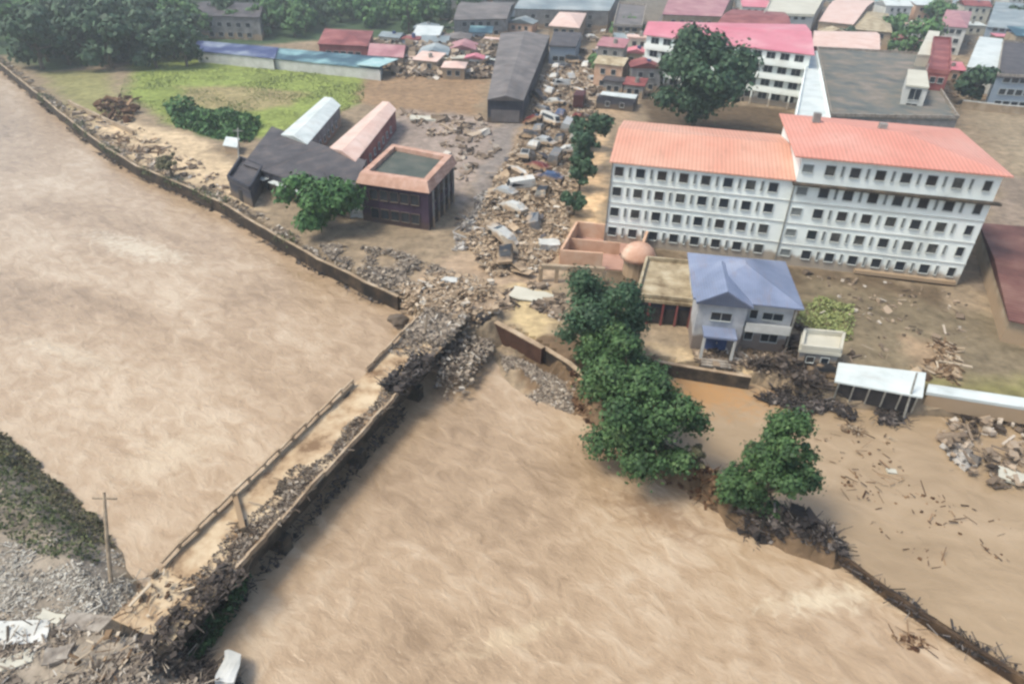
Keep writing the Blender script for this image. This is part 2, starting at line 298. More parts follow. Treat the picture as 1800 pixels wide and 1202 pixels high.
REG=[
 region([(-900,-20),(840,-20),(840,60),(640,70),(540,75),(350,90),(230,110),(60,130),(0,100),(-600,80)],S(70,92,62),4),
 region([(60,125),(200,120),(240,250),(160,225),(100,180)],S(150,146,100),3),
 region([(225,105),(345,92),(645,122),(650,175),(600,200),(500,240),(440,250),(290,220),(210,170)],S(150,164,88),3),
 region([(300,150),(440,150),(560,165),(500,190),(390,205),(310,185)],S(166,152,112),3),
 region([(290,190),(400,195),(470,215),(430,255),(340,240)],S(74,120,52),2),
 region([(640,125),(860,140),(850,210),(700,200),(610,180)],S(160,132,104),3),
 region([(700,190),(860,205),(900,230),(830,360),(800,400),(760,300),(640,260)],S(168,152,142),3),
 region([(110,180),(210,210),(330,230),(450,300),(470,390),(420,370),(330,325),(240,290)],S(216,192,160),2),
 region([(930,130),(1130,120),(1120,210),(1060,240),(1040,420),(1010,480),(830,480),(800,440),(870,250)],S(176,152,126),3),
 region([(800,440),(1000,430),(990,560),(870,560),(770,560),(700,500)],S(186,162,138),2),
 region([(868,212),(928,212),(885,330),(850,410),(812,395),(838,300)],S(150,140,134),1.5),
 region([(870,500),(985,500),(1000,640),(870,570)],S(214,190,148),1.5),
 region([(1050,220),(1075,220),(1060,420),(1000,430),(1020,330)],S(222,188,150),1.5),
 region([(1050,420),(1680,500),(1680,560),(1400,560),(1050,540)],S(112,96,78),2.5),
 region([(1390,470),(1800,560),(2200,620),(2200,760),(1800,700),(1480,650),(1390,600)],S(138,124,102),3),
 region([(1560,640),(2000,680),(2000,740),(1640,700)],S(140,134,90),3),
 region([(1400,520),(1480,520),(1500,580),(1420,590)],S(116,124,68),2),
 region([(1590,590),(1700,600),(1690,680),(1600,660)],S(170,146,120),2),
 region([(1690,190),(2300,190),(2300,330),(1790,330)],S(160,144,122),3),
 region([(1740,300),(2000,330),(1900,560),(1690,500)],S(150,134,120),3),
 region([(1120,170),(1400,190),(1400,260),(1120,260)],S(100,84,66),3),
 region([(1120,590),(1230,620),(1330,640),(1330,665),(1150,640)],S(214,188,152),1.2),
 region([(900,-40),(2300,-40),(2300,120),(1130,60),(900,60)],S(130,122,112),6),
]
LV=[tuple(p[:2]) for p in levee]
def cover(x,y,z):
    jx=x+2.2*nz(x,y,5,11)+1*nz(x,y,1.7,13);jy=y+2.2*nz(x,y,5,12)+1*nz(x,y,1.7,14)
    c=S(158,140,118)
    if inpoly(x,y,landC):
        c=S(166,154,140)
    for pl,col,soft in REG:
        if inpoly(jx,jy,pl):
            t=min(1,dseg(jx,jy,pl)/soft);c=tuple(a+(b-a)*t for a,b in zip(c,col))
    if y<110 and dseg(x,y,LV,False)<5: c=S(128,106,84)
    k=1+.25*nz(x,y,9,20)
    return tuple(a*k for a in c)
def axis(lo,hi,step,far,g=1.25):
    a=[];v=lo
    while v<=hi:a.append(v);v+=step
    s=step;v=hi
    while v<far:
        s*=g;v+=s;a.append(v)
    s=step;v=lo;b=[]
    while v>-far:
        s*=g;v-=s;b.append(v)
    return b[::-1]+a
xs=axis(-62,66,.8,3200,1.025);ys=[y for y in axis(14,118,.8,3200,1.014) if y>-400 and (y>14 or int(abs(y))%3==0)]
V=[];C=[]
for y in ys:
    for x in xs:
        z=land_z(x,y) if (-260<x<260 and y<520) else (2.0 if inpoly(x,y,landA) else -2.0)
        V.append((x,y,z));C.append(cover(x,y,z) if -500<x<500 and y<700 else S(110,112,92))
nx=len(xs);FC=[(j*nx+i,j*nx+i+1,(j+1)*nx+i+1,(j+1)*nx+i) for j in range(len(ys)-1) for i in range(nx-1)]
me=bpy.data.meshes.new('ground');me.from_pydata(V,[],FC);me.update()
ca=me.color_attributes.new('cover','FLOAT_COLOR','POINT')
for i,c in enumerate(C):ca.data[i].color=(*c,1)
me.materials.append(mterrain());g=bpy.data.objects.new('ground',me);SC.collection.objects.link(g);tag(g,kind='structure')
# far hills closing the horizon
mb=MB()
for k in range(60):
    a0=math.pi*k/59
    for j,(rr,zz) in enumerate(((1500,0),(2100,25),(3000,44))):
        mb.v.append((rr*math.cos(a0),rr*math.sin(a0)+200,zz*(1+.5*nz(k*1.0,0,3,j)) if zz else -1))
for k in range(59):
    for j in range(2): mb.f.append((k*3+j,(k+1)*3+j,(k+1)*3+j+1,k*3+j+1))
tag(mb.build('hills',M['leaf_far'],smooth=True),kind='structure')
# water
wat=MB().poly([(-900,-100,0),(600,-100,0),(600,600,0),(-900,600,0)],[(0,1,2,3)])
tag(wat.build('water',mwater('muddy_river',S(160,135,109),S(190,164,136),S(215,193,168),.26,.15,.62,R(-38),[(P(640,520,0),9,1.6,R(-35),S(150,128,104)),(P(120,620,0),10,1.8,R(-20),S(222,204,180)),(P(900,1120,0),5,1.2,R(20),S(216,194,164)),(P(1450,1052,0),6.0,1.5,R(8),S(238,222,196)),(P(240,435,0),12,3.2,R(-25),S(236,222,200)),(P(520,480,0),12,1.2,R(-35),S(160,134,104)),(P(420,880,0),3,2.5,R(-35),S(166,138,106)),(P(300,800,0),6,3.5,R(50),S(222,202,176)),(P(1150,900,0),6,2.5,R(-30),S(140,110,84))])),kind='structure')  # last dark ellipse paints the levee trees' shade and reflection into the water colour
fl=[tuple(p[:2]) for p in levee]+[tuple(p[:2]) for p in pxs([(1500,985),(1560,1030),(1700,1120),(1800,1188),(2300,1520)],.6)]+[(160,20),(160,90)]+[(75,75),(40,80),(15,75)]
pc=P(1240,690,.5)
fm=MB().poly([(p[0],p[1],.5) for p in fl],[tuple(range(len(fl)))])
tag(fm.build('flood_water',mwater('flood_silt',S(160,137,109),S(180,156,127),S(196,172,144),.5,.14,.35,R(-20),[(pc,9,4.2,R(-12),S(204,150,92))])),kind='structure')
# ------------------------------------------------------------ vegetation
def leafcloud(rng,cl,n,size,squash=.8):
    "cl: list of (centre, radius) clumps; leaves as small tilted quads near the surface of each clump"
    mb=MB();tot=sum(r*r for c,r in cl)
    for c,r in cl:
        for _ in range(int(n*r*r/tot)):
            d=Vector((rng.gauss(0,1),rng.gauss(0,1),rng.gauss(0,1)+.25)).normalized()
            rr=r*(rng.uniform(.3,1.0)**.5)*(1+.26*rng.gauss(0,1))
            p=Vector(c)+Vector((d.x*rr,d.y*rr,d.z*rr*squash))
            nrm=(d+Vector((rng.uniform(-.7,.7),rng.uniform(-.7,.7),rng.uniform(-.2,.8)))).normalized()
            u=nrm.orthogonal().normalized();u.rotate(Matrix.Rotation(rng.uniform(0,6.28),3,nrm));v=nrm.cross(u)
            a=size*rng.uniform(.6,1.3);b=a*rng.uniform(.5,.9)
            mb.poly([p-u*a,p-v*b,p+u*a*.9+nrm*a*.15,p+v*b],[(0,1,2,3)])
    return mb
def crown_clumps(rng,rx,ry,rz,zc,n,cr):
    out=[]
    for i in range(n):
        while True:
            d=Vector((rng.uniform(-1,1),rng.uniform(-1,1),rng.uniform(-1,1)))
            if .25<d.length<1:break
        k=rng.uniform(.72,1.02);out.append(((d.x*rx*k,d.y*ry*k,zc+d.z*rz*k),cr*rng.uniform(.35,1.2)))
    return out
def make_tree(name,loc,rx,ry,h,trunk_h,seed,leafs,lsize,leafmat,label,cat='tree',group=None,nclump=26,cr=None,lean=(0,0),rz=0):
    rng=random.Random(seed);root=empty(name,loc,rz);tag(root,label,cat,group)
    zc=(trunk_h*.8+h)/2;rzz=(h-trunk_h*.8)/2
    tb=MB();tr=h*.028+.06
    top=Vector((lean[0],lean[1],zc+rzz*.35))
    pts=[Vector((0,0,-.6)),Vector((lean[0]*.2,lean[1]*.2,trunk_h*.5)),Vector((lean[0]*.6,lean[1]*.6,zc-rzz*.3)),top]
    tb.tube(pts,[tr*1.3,tr,tr*.7,tr*.25])
    cl=crown_clumps(rng,rx,ry,rzz,zc,nclump,cr or min(rx,ry)*.36)
    cl=[((c[0]+lean[0],c[1]+lean[1],c[2]),r) for c,r in cl]
    for c,r in cl[::2]:
        s=pts[1].lerp(top,rng.uniform(.15,.8));e=Vector(c);mid=s.lerp(e,.5)+Vector((0,0,-.2));tb.tube([s,mid,e],[tr*.4,tr*.22,tr*.08],5)
    tb.build('trunk',M['bark'],root)
    leafcloud(rng,cl,leafs,lsize).build('crown',leafmat,root,fix=False)
    return root
def at(px,py,z=2):
    p=P(px,py,z);return (p.x,p.y,z)
# three big trees on the levee, the ragged tree by the debris, courtyard tree, riverside tree
make_tree('broadleaf_tree',at(1055,655,1.6),4.7,4.4,12.8,.3,1,21000,.2,M['leaf_dark'],'tall dark green tree, farthest of the clump on the levee, beside the pale beach','tree',nclump=46)
make_tree('broadleaf_tree',at(1092,735,1.3),4.6,4.2,9.6,.5,2,14000,.2,M['leaf'],'green tree in the middle of the levee clump, left of the orange pond','tree',nclump=26)
make_tree('broadleaf_tree',at(1128,815,1.0),5.3,4.8,9.0,.6,3,20000,.2,M['leaf'],'broad bright green tree, nearest of the levee clump, spreading low over the river','tree',nclump=34)
make_tree('broadleaf_tree',at(1332,908,1.2),3.2,2.7,12.0,.3,7,15000,.17,M['leaf'],'ragged upright green tree standing alone above the dark branch pile on the levee','tree',nclump=40,cr=1.0)
make_tree('broadleaf_tree',at(1215,232),10.5,9.5,21,3,5,14000,.55,M['leaf_dark'],'huge dark green tree in the courtyard before the pink roofed school','tree',nclump=34)
make_tree('broadleaf_tree',at(560,402),6.2,5.5,8.5,1.5,6,7500,.38,M['leaf_bright'],'bright green spreading tree at the river wall left of the purple building','tree',nclump=24)
make_tree('broadleaf_tree',at(1285,893,1.2),1.5,1.4,5.0,.3,31,3500,.17,M['leaf'],'low green tree leaning against the left side of the ragged tree','tree',nclump=20,cr=.9)
make_tree('broadleaf_tree',at(1062,690,1.3),3.6,3.4,9.5,.4,32,10000,.2,M['leaf'],'green tree filling the gap between the dark tree and the middle of the levee clump','tree',nclump=26)
make_tree('small_tree',at(303,312),2.0,2.0,5.6,1.8,8,1600,.28,M['leaf_dry'],'small dull olive tree standing alone on the left river wall','tree',nclump=9)
make_tree('small_tree',at(1222,838,1.2),1.2,1.1,4.2,1.2,9,1300,.18,M['leaf_dry'],'thin brownish sapling between the levee clump and the ragged tree','tree',nclump=7)
for i,(px,py,rx,h,lab) in enumerate([(1030,262,4,9,'narrow dark green street tree beside the left end of the salmon roof'),(1024,300,3.4,8,'dark green street tree, middle one right of the debris street'),(1018,335,2.6,6,'lower street tree just above the orange walled plot'),(1008,378,2.0,4.5,'small street tree nearest the river, right of the debris street')]):
    make_tree('street_tree',at(px,py),rx,rx,h,1.5,20+i,2000,.42,M['leaf_dark'],lab,'tree','trees along the debris street',nclump=12)
for px,py,rx,h,lab in [(1705,185,6,10,'dark teal green tree before the white gabled house at right'),(1600,105,9,12,'grey green tree behind the flat grey roof'),(1640,55,8,12,'dark tree left of the small red roofed house'),(1790,60,9,13,'dark green tree at the right edge between the blue grey roofs'),(1560,70,7,9,'dull green tree just beyond the pale pink roof strip'),(1100,75,6,8,'grey green tree above the top of the debris street'),(1060,130,4,6,'small dusty tree on the right side of the upper street')]:
    make_tree('town_tree',at(px,py),rx,rx,h,1.5,int(px),1500,.8,M['leaf_dark'] if px in(1705,1790) else M['leaf_far'],lab,'tree','trees among the far houses',nclump=14)
# the wood at top left
protos=[];rngw=random.Random(5)
def thickness(px): return 0
spots=[]
for i in range(9000):
    px=rngw.uniform(-60,830);py=rngw.uniform(-14,122)
    lim=124 if px<330 else (70 if px<540 else (52 if px<700 else 66-(px-700)*.25))
    if px<70: lim=100
    if 40<px and py<lim-(2) :
        p=P(px,py,2)
        if all((p.x-q.x)**2+(p.y-q.y)**2>(5.0+q.y*.012)**2 for q,_ in spots): spots.append((p,px))
    elif px<=40 and py<85:
        p=P(px,py,2)
        if all((p.x-q.x)**2+(p.y-q.y)**2>(8+q.y*.012)**2 for q,_ in spots): spots.append((p,px))
spots=[s for s in spots if not(340<s[1]<475 and 262<s[0].y<330)][:285]
woodlab=['dark green bushy tree in the wood beyond the grass field','mid green rounded tree in the wood beyond the grass field','yellowish green tree in the wood beyond the grass field']
for k,(mt,h,rx) in enumerate((('leaf_dark',12,5.6),('leaf_far',10,5.2),('leaf_bright',8.5,5.0))):
    protos.append(make_tree('wood_tree',(0,0,2),rx,rx,h,.8,60+k,1500,.62,M[mt],woodlab[k],'tree','trees of the wood beyond the field',nclump=16))
used=[False]*3
for i,(p,px) in enumerate(spots):
    k=(0 if rngw.random()<(.75 if 70<px<330 else .3) else rngw.choice([1,1,2]))
    o=copy_tree(protos[k]) if used[k] else protos[k];used[k]=True
    s=rngw.uniform(.75,1.25)*(1.15 if 70<px<330 else 1.0);o.location=(p.x,p.y,2);o.rotation_euler=(0,0,rngw.uniform(0,6.28));o.scale=(s,s,s*rngw.uniform(.8,1.2))
def bushfield(name,pl,n,size,hh,mat,label,cat='shrub',kind='stuff',seed=1,blade=False,z0=None):
    rng=random.Random(seed);mb=MB();x0=min(p.x for p in pl);x1=max(p.x for p in pl);y0=min(p.y for p in pl);y1=max(p.y for p in pl);k=0
    while k<n:
        x=rng.uniform(x0,x1);y=rng.uniform(y0,y1)
        if not inpoly(x,y,pl):continue
        k+=1;d=nz(x,y,size*9,seed);hgt=hh*max(.12,(.45+d*1.3))
        z=(land_z(x,y) if z0 is None else z0)+rng.uniform(.0,1)**.7*hgt
        nrm=Vector((rng.uniform(-1,1),rng.uniform(-1,1),rng.uniform(.1,1.2))).normalized();u=nrm.orthogonal().normalized();u.rotate(Matrix.Rotation(rng.uniform(0,6.28),3,nrm));v=nrm.cross(u);a=size*rng.uniform(.6,1.3);p=Vector((x,y,z))
        if blade: v=Vector((rng.uniform(-.3,.3),rng.uniform(-.3,.3),1));p2=p+v*hgt;mb.poly([p-u*a*.3,p+u*a*.3,p2],[(0,1,2)]);continue
        mb.poly([p-u*a,p-v*a*.7,p+u*a,p+v*a*.7],[(0,1,2,3)])
    o=mb.build(name,mat,fix=False);tag(o,label,cat,kind=kind);return o
bushfield('bank_shrubs',pxs([(-60,740),(20,795),(70,850),(125,905),(170,955),(165,985),(90,985),(20,950),(-60,900)],2),3400,.13,1.0,M['leaf_scrub'],'tangled dark green shrubs on the slope at the lower left bank','shrub',seed=3)
bushfield('bank_shrubs',pxs([(-60,700),(40,775),(120,850),(180,905),(200,950),(150,950),(60,850),(-60,780)],1.2),3500,.14,.7,M['leaf_dry'],'dry brownish scrub along the water edge of the lower left bank','shrub',seed=4)
bushfield('field_shrubs',pxs([(290,192),(330,188),(400,198),(460,220),(440,252),(380,245),(310,225)],2),3000,.5,2.6,M['leaf_bright'],'bright green thicket at the near corner of the grass field','shrub',seed=5)
bushfield('weeds',pxs([(1395,560),(1440,520),(1500,540),(1500,600),(1420,600)],2),1400,.2,.8,M['grass'],'yellow green weeds beside the blue roofed house','weeds',seed=6)
bushfield('bridge_weeds',pxs([(290,1135),(330,1060),(400,1000),(440,985),(430,1040),(380,1110),(330,1160)],1.2),3600,.16,2.0,M['leaf'],'dark green weeds and branches caught against the near end of the bridge','shrub',seed=7,z0=.2)
bushfield('grass',pxs([(225,108),(345,94),(640,124),(640,180),(590,205),(500,235),(440,245),(290,215),(210,170)],2),14000,1.0,.28,M['grass'],'rough yellow green grass of the field','grass',seed=8,blade=True)
# ------------------------------------------------------------ buildings
winmesh={}
def window(root,p,rz,w,h,frame='frame',pane='glass',name='window',z=None,t=.07):
    key=(round(w,2),round(h,2),frame,pane,name)
    if key not in winmesh:
        f=MB();b=.06
        f.box((-w/2-b/2,-t,0),(b,t*2,h+2*b));f.box((w/2+b/2,-t,0),(b,t*2,h+2*b))
        f.box((0,-t,h/2+b/2),(w,t*2,b));f.box((0,-t-.05,-h/2-b/2),(w,t*2+.1,b));
        if w>1.6:f.box((0,-t+.01,0),(.06,t*1.7,h))
        q=MB().box((0,-.02,0),(w,.05,h))
        winmesh[key]=(f.mesh(name+'_frame',M[frame]),q.mesh(name+'_pane',M[pane]))
    a,b_=winmesh[key];o=addobj(name,a,root,p,rz);addobj('pane',b_,o);return o
rwp=random.Random(2)
def rpane(): return rwp.choice(['glass','glass','glass','darkgap','curtain'])
def wallwins(root,a,b,zs,n,w,h,frame='frame',m=.12,name='window',pane='glass'):
    a=Vector(a);b=Vector(b);d=b-a;L_=d.length;rz=math.atan2(d.y,d.x)
    for z in zs:
        for i in range(n):
            t=m+(1-2*m)*((i+.5)/n);p=a+d*t;window(root,(p.x,p.y,z),rz,w,h,frame,pane,name)
def roofmesh(q,z,style,rise,ov,axis='x'):
    "q: local corners FL,FR,BR,BL"
    c=sum((Vector(p) for p in q),Vector((0,0)))/4
    e=[Vector(p)+(Vector(p)-c).normalized()*ov*1.41 for p in q];mb=MB();t=.18
    if style=='flat':
        return mb.prism(e,z,z+.35)
    if axis=='x': r0=(e[0]+e[3])/2;r1=(e[1]+e[2])/2
    else: r0=(e[0]+e[1])/2;r1=(e[3]+e[2])/2
    if style=='hip':
        L_=(r1-r0).length;w=((e[0]-e[3]).length if axis=='x' else (e[0]-e[1]).length)
        k=min(.45,w*.5/L_);r0,r1=r0.lerp(r1,k),r1.lerp(r0,k)
    elif style=='hipR':
        L_=(r1-r0).length;w=(e[1]-e[2]).length;r1=r1.lerp(r0,min(.4,w*.5/L_))
    if style=='mono':
        pts=[(*e[0],z),(*e[1],z),(*e[2],z+rise),(*e[3],z+rise)]
        return mb.poly(pts+[(p[0],p[1],p[2]+t) for p in pts],[(3,2,1,0),(4,5,6,7),(0,1,5,4),(1,2,6,5),(2,3,7,6),(3,0,4,7)])
    P6=[(*p,z) for p in e]+[(*r0,z+rise),(*r1,z+rise)];P12=P6+[(p[0],p[1],p[2]+t) for p in P6]
    if axis=='x': fs=[(0,1,5,4),(2,3,4,5)];ends=[(3,0,4),(1,2,5)];
    else: fs=[(1,2,5,4),(3,0,4,5)];ends=[(0,1,4),(2,3,5)]
    f=[tuple(i+6 for i in x) for x in fs+ends]+[x[::-1] for x in fs+ends]
    f+=[(i,(i+1)%4,(i+1)%4+6,i+6) for i in range(4)]
    return mb.poly(P12,f)
FP=[]
def house(name,label,cat,quad,ze,z0,wall,roof,style='gable',rise=1.5,ov=.4,axis='x',group=None,wins=(0,0),side=(0,0),parapet=False,ww=(1.1,1.2),door=False,storey=3.0,frame='frame'):
    w4=[P(x,y,ze) for x,y in quad];A,B=w4[0],w4[1];FP.append([(p.x,p.y) for p in w4])
    d=(B-A);rz=math.atan2(d.y,d.x);root=empty(name,(A.x,A.y,z0),rz);tag(root,label,cat,group)
    Mi=Matrix.Rotation(-rz,2);q=[Mi@Vector((p.x-A.x,p.y-A.y)) for p in w4];h=ze-z0
    MB().prism(q,-.5,h).build('wall',M[wall],root)
    roofmesh(q,h+.01,style,rise,ov,axis).build('roof',M[roof],root)
    if parapet:
        pb=MB()
        for i in range(4):
            a,b=q[i],q[(i+1)%4];pb.bar((*a,h+.65),(*b,h+.65),.3,.6)
        pb.build('parapet',M[parapet],root)
    n,rows=wins
    if n: wallwins(root,(*q[0],0),(*q[1],0),[1.6+storey*k for k in range(rows)],n,*ww,frame=frame)
    n,rows=side
    if n and A.x<0: wallwins(root,(*q[1],0),(*q[2],0),[1.6+storey*k for k in range(rows)],n,*ww,frame=frame)
    elif n: wallwins(root,(*q[3],0),(*q[0],0),[1.6+storey*k for k in range(rows)],n,*ww,frame=frame)
    if door:
        f=MB().box((0,-.05,1.05),(1.1,.1,2.1)).build('door',M['darkgap'],root,loc=(q[1].x*door,0,0))
    return root,q
# --- dormitory
A=P(1062,425,2);B=P(1680,500,2);d=B-A;rz=math.atan2(d.y,d.x);L=d.length;J=24.6
dr=empty('dormitory_building',(A.x,A.y,2),rz);tag(dr,'long white four and five storey building with salmon roofs and rows of square windows','building')
h1=12.2;h2=15.6;D=21.5
MB().prism([(0,0),(J,0),(J,D),(0,D)],-.5,h1).build('wall',M['dorm'],dr)
MB().prism([(J+.01,-.25),(L,-.25),(L,D-1),(J+.01,D-1)],-.5,h2).build('wall',M['dorm'],dr)
roofmesh([Vector((0,0)),Vector((J-.45,0)),Vector((J-.45,D)),Vector((0,D))],h1+.01,'gable',1.7,.45).build('roof',M['dormroof'],dr)['label']='lower salmon roof over the left half'
roofmesh([Vector((J-.1,-.25)),Vector((L,-.25)),Vector((L,D-1)),Vector((J-.1,D-1))],h2+.01,'hip',1.5,.8).build('roof',M['dormroof2'],dr)['label']='higher coral hipped roof over the right half'
MB().box(((J+L)/2+.2,-.75,h2-3.55),(L-J+1.2,1.0,.22)).build('cornice',M['concrete_dark'],dr)
for z in (3.2,6.3,9.4):
    MB().box((J/2,-.06,z),(J-.1,.12,.16)).build('string_course',M['white'],dr)
    MB().box(((J+L)/2+.1,-.31,z),(L-J-.1,.12,.16)).build('string_course',M['white'],dr)
def vent(x,y,z,w=.32,h=1.3): window(dr,(x,y,z),0,w,h,'frame','greyframe','side_window')
rows=[1.9,4.95,8.05,11.0]
for z in rows:
    for i in range(8):
        x=1.0+i*3.0;window(dr,(x,0,z),0,1.2,1.3,pane=rpane());
        if i<7 : window(dr,(x+1.55,0,z),0,.3,1.35,'frame','greyframe','side_window')
for k,z in enumerate(rows+[14.1]):
    window(dr,(J+1.1,-.25,z),0,1.3,1.0,'frame','greyframe','stair_window')
    for i in range(6):
        x=J+3.9+i*3.1
        window(dr,(x,-.25,z),0,1.2,1.3,pane=rpane())
        if i<6:window(dr,(x+1.55,-.25,z),0,.3,1.35,'frame','greyframe','side_window')
    window(dr,(L-1.35,-.25,z),0,.9,1.3)
for x,y in ((J+3.5,15),(J+12,12.2)): MB().box((x,y,h2+1.5),(1.0,1.0,1.3)).build('roof_vent',M['grey'],dr)

MB().bar((-.03,-.12,.2),(-.03,-.12,h1),.16).build('downpipe',M['metal'],dr);MB().bar((J-.05,-.36,.2),(J-.05,-.36,h1),.16).build('downpipe',M['metal'],dr)
MB().box((L-7,-.6,.5),(13,.7,.5)).build('plinth',M['tan'],dr)
# --- school with pink roof
q=[(1137,62),(1426,97),(1412,45),(1150,40)]
sc,ql=house('school_building','white four storey school with balconies and a bright pink roof behind the courtyard tree','building',q,15,2,'dorm','pinkroof','gable',1.6,.8)
Ls=ql[1].x
for k in range(4):
    z=.2+3.25*k
    if k: MB().box((Ls/2,-.9,z),(Ls-.4,1.8,.3)).build('balcony',M['dorm'],sc);MB().box((Ls/2,-1.75,z+.7),(Ls-.4,.15,1.1)).build('railing',M['dorm'],sc)
    wallwins(sc,(0,0,0),(Ls,0,0),[z+1.9],12,2.1,1.5,m=.02)
for i in range(9): MB().bar((Ls*(i+.5)/9,-1.65,0),(Ls*(i+.5)/9,-1.65,3.4),.35).build('column',M['dorm'],sc)
wallwins(sc,(*ql[3],0),(*ql[0],0),[2,5,8,11],4,1.2,1.3)
house('school_wing','white blank wing joining the pink roofed school to the long building','building',[(1394,228),(1459,230),(1434,96),(1419,104)],11.5,2,'dorm','whiteroof','flat',ov=0,parapet='dorm')
house('pavilion_roof_building','flat grey roofed hall right of the white wing, behind the long building','building',[(1460,208),(1682,212),(1612,98),(1436,88)],10,2,'grey','flatroof','flat',ov=.1,parapet='concrete')
house('rooftop_hut','small white hut with one dark square window at the edge of the flat grey roof','building',[(1592,152),(1632,156),(1628,128),(1596,125)],14,2,'whiteplain','cream','flat',ov=.2,wins=(1,4),ww=(2.2,2.2))
house('red_tower_building','tall narrow dark red walled house right of the flat grey roof','building',[(1632,128),(1668,132),(1670,72),(1640,70)],14,2,'darkred','darkred','flat',ov=.1,parapet='darkred',wins=(2,4),side=(2,4))
house('white_side_building','pale wedge shaped house left of the dark red walled house','building',[(1612,98),(1640,100),(1652,58),(1632,56)],13,2,'cream','cream','flat',ov=.1,side=(2,4))
FAR='far houses of the town'
far=[
 ('row_house','long blue grey metal roofed building at the top centre edge',[(905,16),(1070,20),(1090,-6),(930,-12)],9,'grey','bluegrey','gable'),
 ('row_house','pale grey roofed building at the top left of the centre',[(798,36),(890,34),(905,6),(812,4)],8,'grey','greyroof','gable'),
 ('row_house','narrow white roofed shed with a green front below the blue grey roof',[(898,30),(965,30),(968,20),(902,20)],6,'green_shed','whiteroof','flat'),
 ('row_house','salmon roofed house at the upper end of the debris street',[(965,46),(1018,50),(1030,25),(984,22)],8,'tan','salmon','hip'),
 ('row_house','slate blue house with a pale top standing below the salmon roofed house',[(966,82),(1012,84),(1022,60),(975,58)],7,'bluewall','slate','flat'),
 ('row_house','dusty brown grey block right of the upper end of the street',[(1078,48),(1128,50),(1135,12),(1088,8)],10,'tan','greyroof','flat'),
 ('row_house','pale pink roofed house at the top edge behind the pink school roof',[(1165,26),(1268,30),(1292,-12),(1185,-14)],9,'tan','mauve','gable'),
 ('row_house','mauve grey low roof directly behind the left end of the pink school roof',[(1152,46),(1235,50),(1250,30),(1168,28)],6,'grey','greyroof','mono'),
 ('row_house','deep rose roofed house directly behind the pink school roof',[(1255,52),(1392,62),(1378,22),(1288,18)],10,'grey','darkred','gable'),
 ('row_house','cream flat roofed block at the top edge, right of the rose roof',[(1342,28),(1430,30),(1452,-10),(1362,-12)],10,'white','cream','flat'),
 ('row_house','light salmon pink roofed house right of the cream block',[(1440,38),(1500,44),(1538,2),(1470,-2)],9,'tan','salmon','gable'),
 ('row_house','beige grey weathered roof near the light salmon pink roof',[(1500,52),(1568,58),(1562,26),(1518,20)],8,'tan','paleyellow','hip'),
 ('row_house','pale pink low roof strip behind the flat grey roof',[(1428,82),(1545,88),(1540,58),(1432,56)],9,'darkred','salmon','gable'),
 ('row_house','small red roofed white walled house near the top right',[(1652,46),(1700,50),(1708,22),(1664,18)],11,'whiteplain','mauve','hip'),
 ('row_house','white gabled house with a pale teal wall at right',[(1700,118),(1752,124),(1762,70),(1722,66)],9,'whiteplain','whiteroof','gable'),
 ('row_house','blue grey house with narrow white windows at the right edge',[(1752,136),(1850,142),(1838,80),(1762,76)],10,'bluewall','slate','flat'),
 ('row_house','blue grey roof in the top right corner',[(1735,48),(1815,56),(1830,10),(1750,4)],10,'bluewall','bluegrey','gable'),
 ('row_house','grey roof at the top edge between the salmon and blue grey roofs',[(1580,16),(1640,20),(1655,-14),(1595,-16)],8,'grey','greyroof','gable'),
 ('row_house','pale roof at the top edge left of the corner roof',[(1672,12),(1738,16),(1745,-16),(1682,-18)],8,'grey','bluegrey','gable'),
 ('row_house','long maroon roofed house beyond the right end of the blue shed',[(560,78),(645,82),(655,56),(572,52)],6,'darkred','darkred','hip'),
 ('row_house','faded pink roof beside the long maroon roofed house',[(648,98),(708,102),(715,82),(655,78)],5,'tan','mauve','gable'),
 ('row_house','slate grey roof half hidden in the wood',[(345,28),(455,32),(470,8),(358,4)],9,'grey','slate','gable'),
]
random.seed(3)
for i,(n,lab,qd,ze,wa,ro,st) in enumerate(far):
    house(n,lab,'house',qd,ze,2,wa,ro,st,1.6,.4,group=FAR,wins=(5 if abs(qd[1][0]-qd[0][0])>70 else 3,1 if ze<8 else 2 if ze<10 else 3),ww=(1.6,1.4),parapet=('cream' if ro=='cream' else 'concrete' if st=='flat' and ze>7 else False))
TOWN=True
# --- left bank buildings
long_,ql=house('shop_hall','long dark grey roofed hall on the left side of the debris street','building',[(857,176),(920,178),(966,64),(880,60)],7,2,'darkwall','greyroof','gable',1.0,.3,axis='y')
MB().box((ql[1].x/2,-.1,1.6),(ql[1].x*.8,.2,2.6)).build('shutter',M['greyroof'],long_)
sh,ql=house('white_roof_shed','long shed with a bright white ribbed metal roof beside the field','shed',[(497,237),(541,254),(597,188),(570,173)],6,2,'grey','whiteroof','gable',.7,.4,axis='y',side=(6,1))
sh,ql=house('salmon_roof_shed','long shed with a pale salmon ribbed roof left of the purple building','shed',[(582,260),(626,284),(695,195),(672,181)],6,2,'darkred','salmon','gable',.7,.4,axis='y',side=(7,1))
w_,ql=house('grey_workshop','low charcoal workshop with a wide grey roof and pale ledges facing the river','building',[(432,290),(612,352),(640,292),(480,232)],5.2,2,'darkwall','slate','mono',.8,.3)
for k in range(4):
    x=ql[1].x*(.14+.24*k);MB().box((x,-.6,2.1),(ql[1].x*.19,1.2,.12)).build('ledge',M['whiteroof'],w_);MB().box((x,-.03,1.1),(ql[1].x*.16,.1,1.8)).build('shopfront',M['glass'],w_)
house('blue_annex','small dark blue annex at the river end of the charcoal workshop','building',[(402,318),(440,338),(462,300),(424,284)],4.6,2,'darkwall','slate','flat',ov=.1,parapet='darkwall',door=.5)
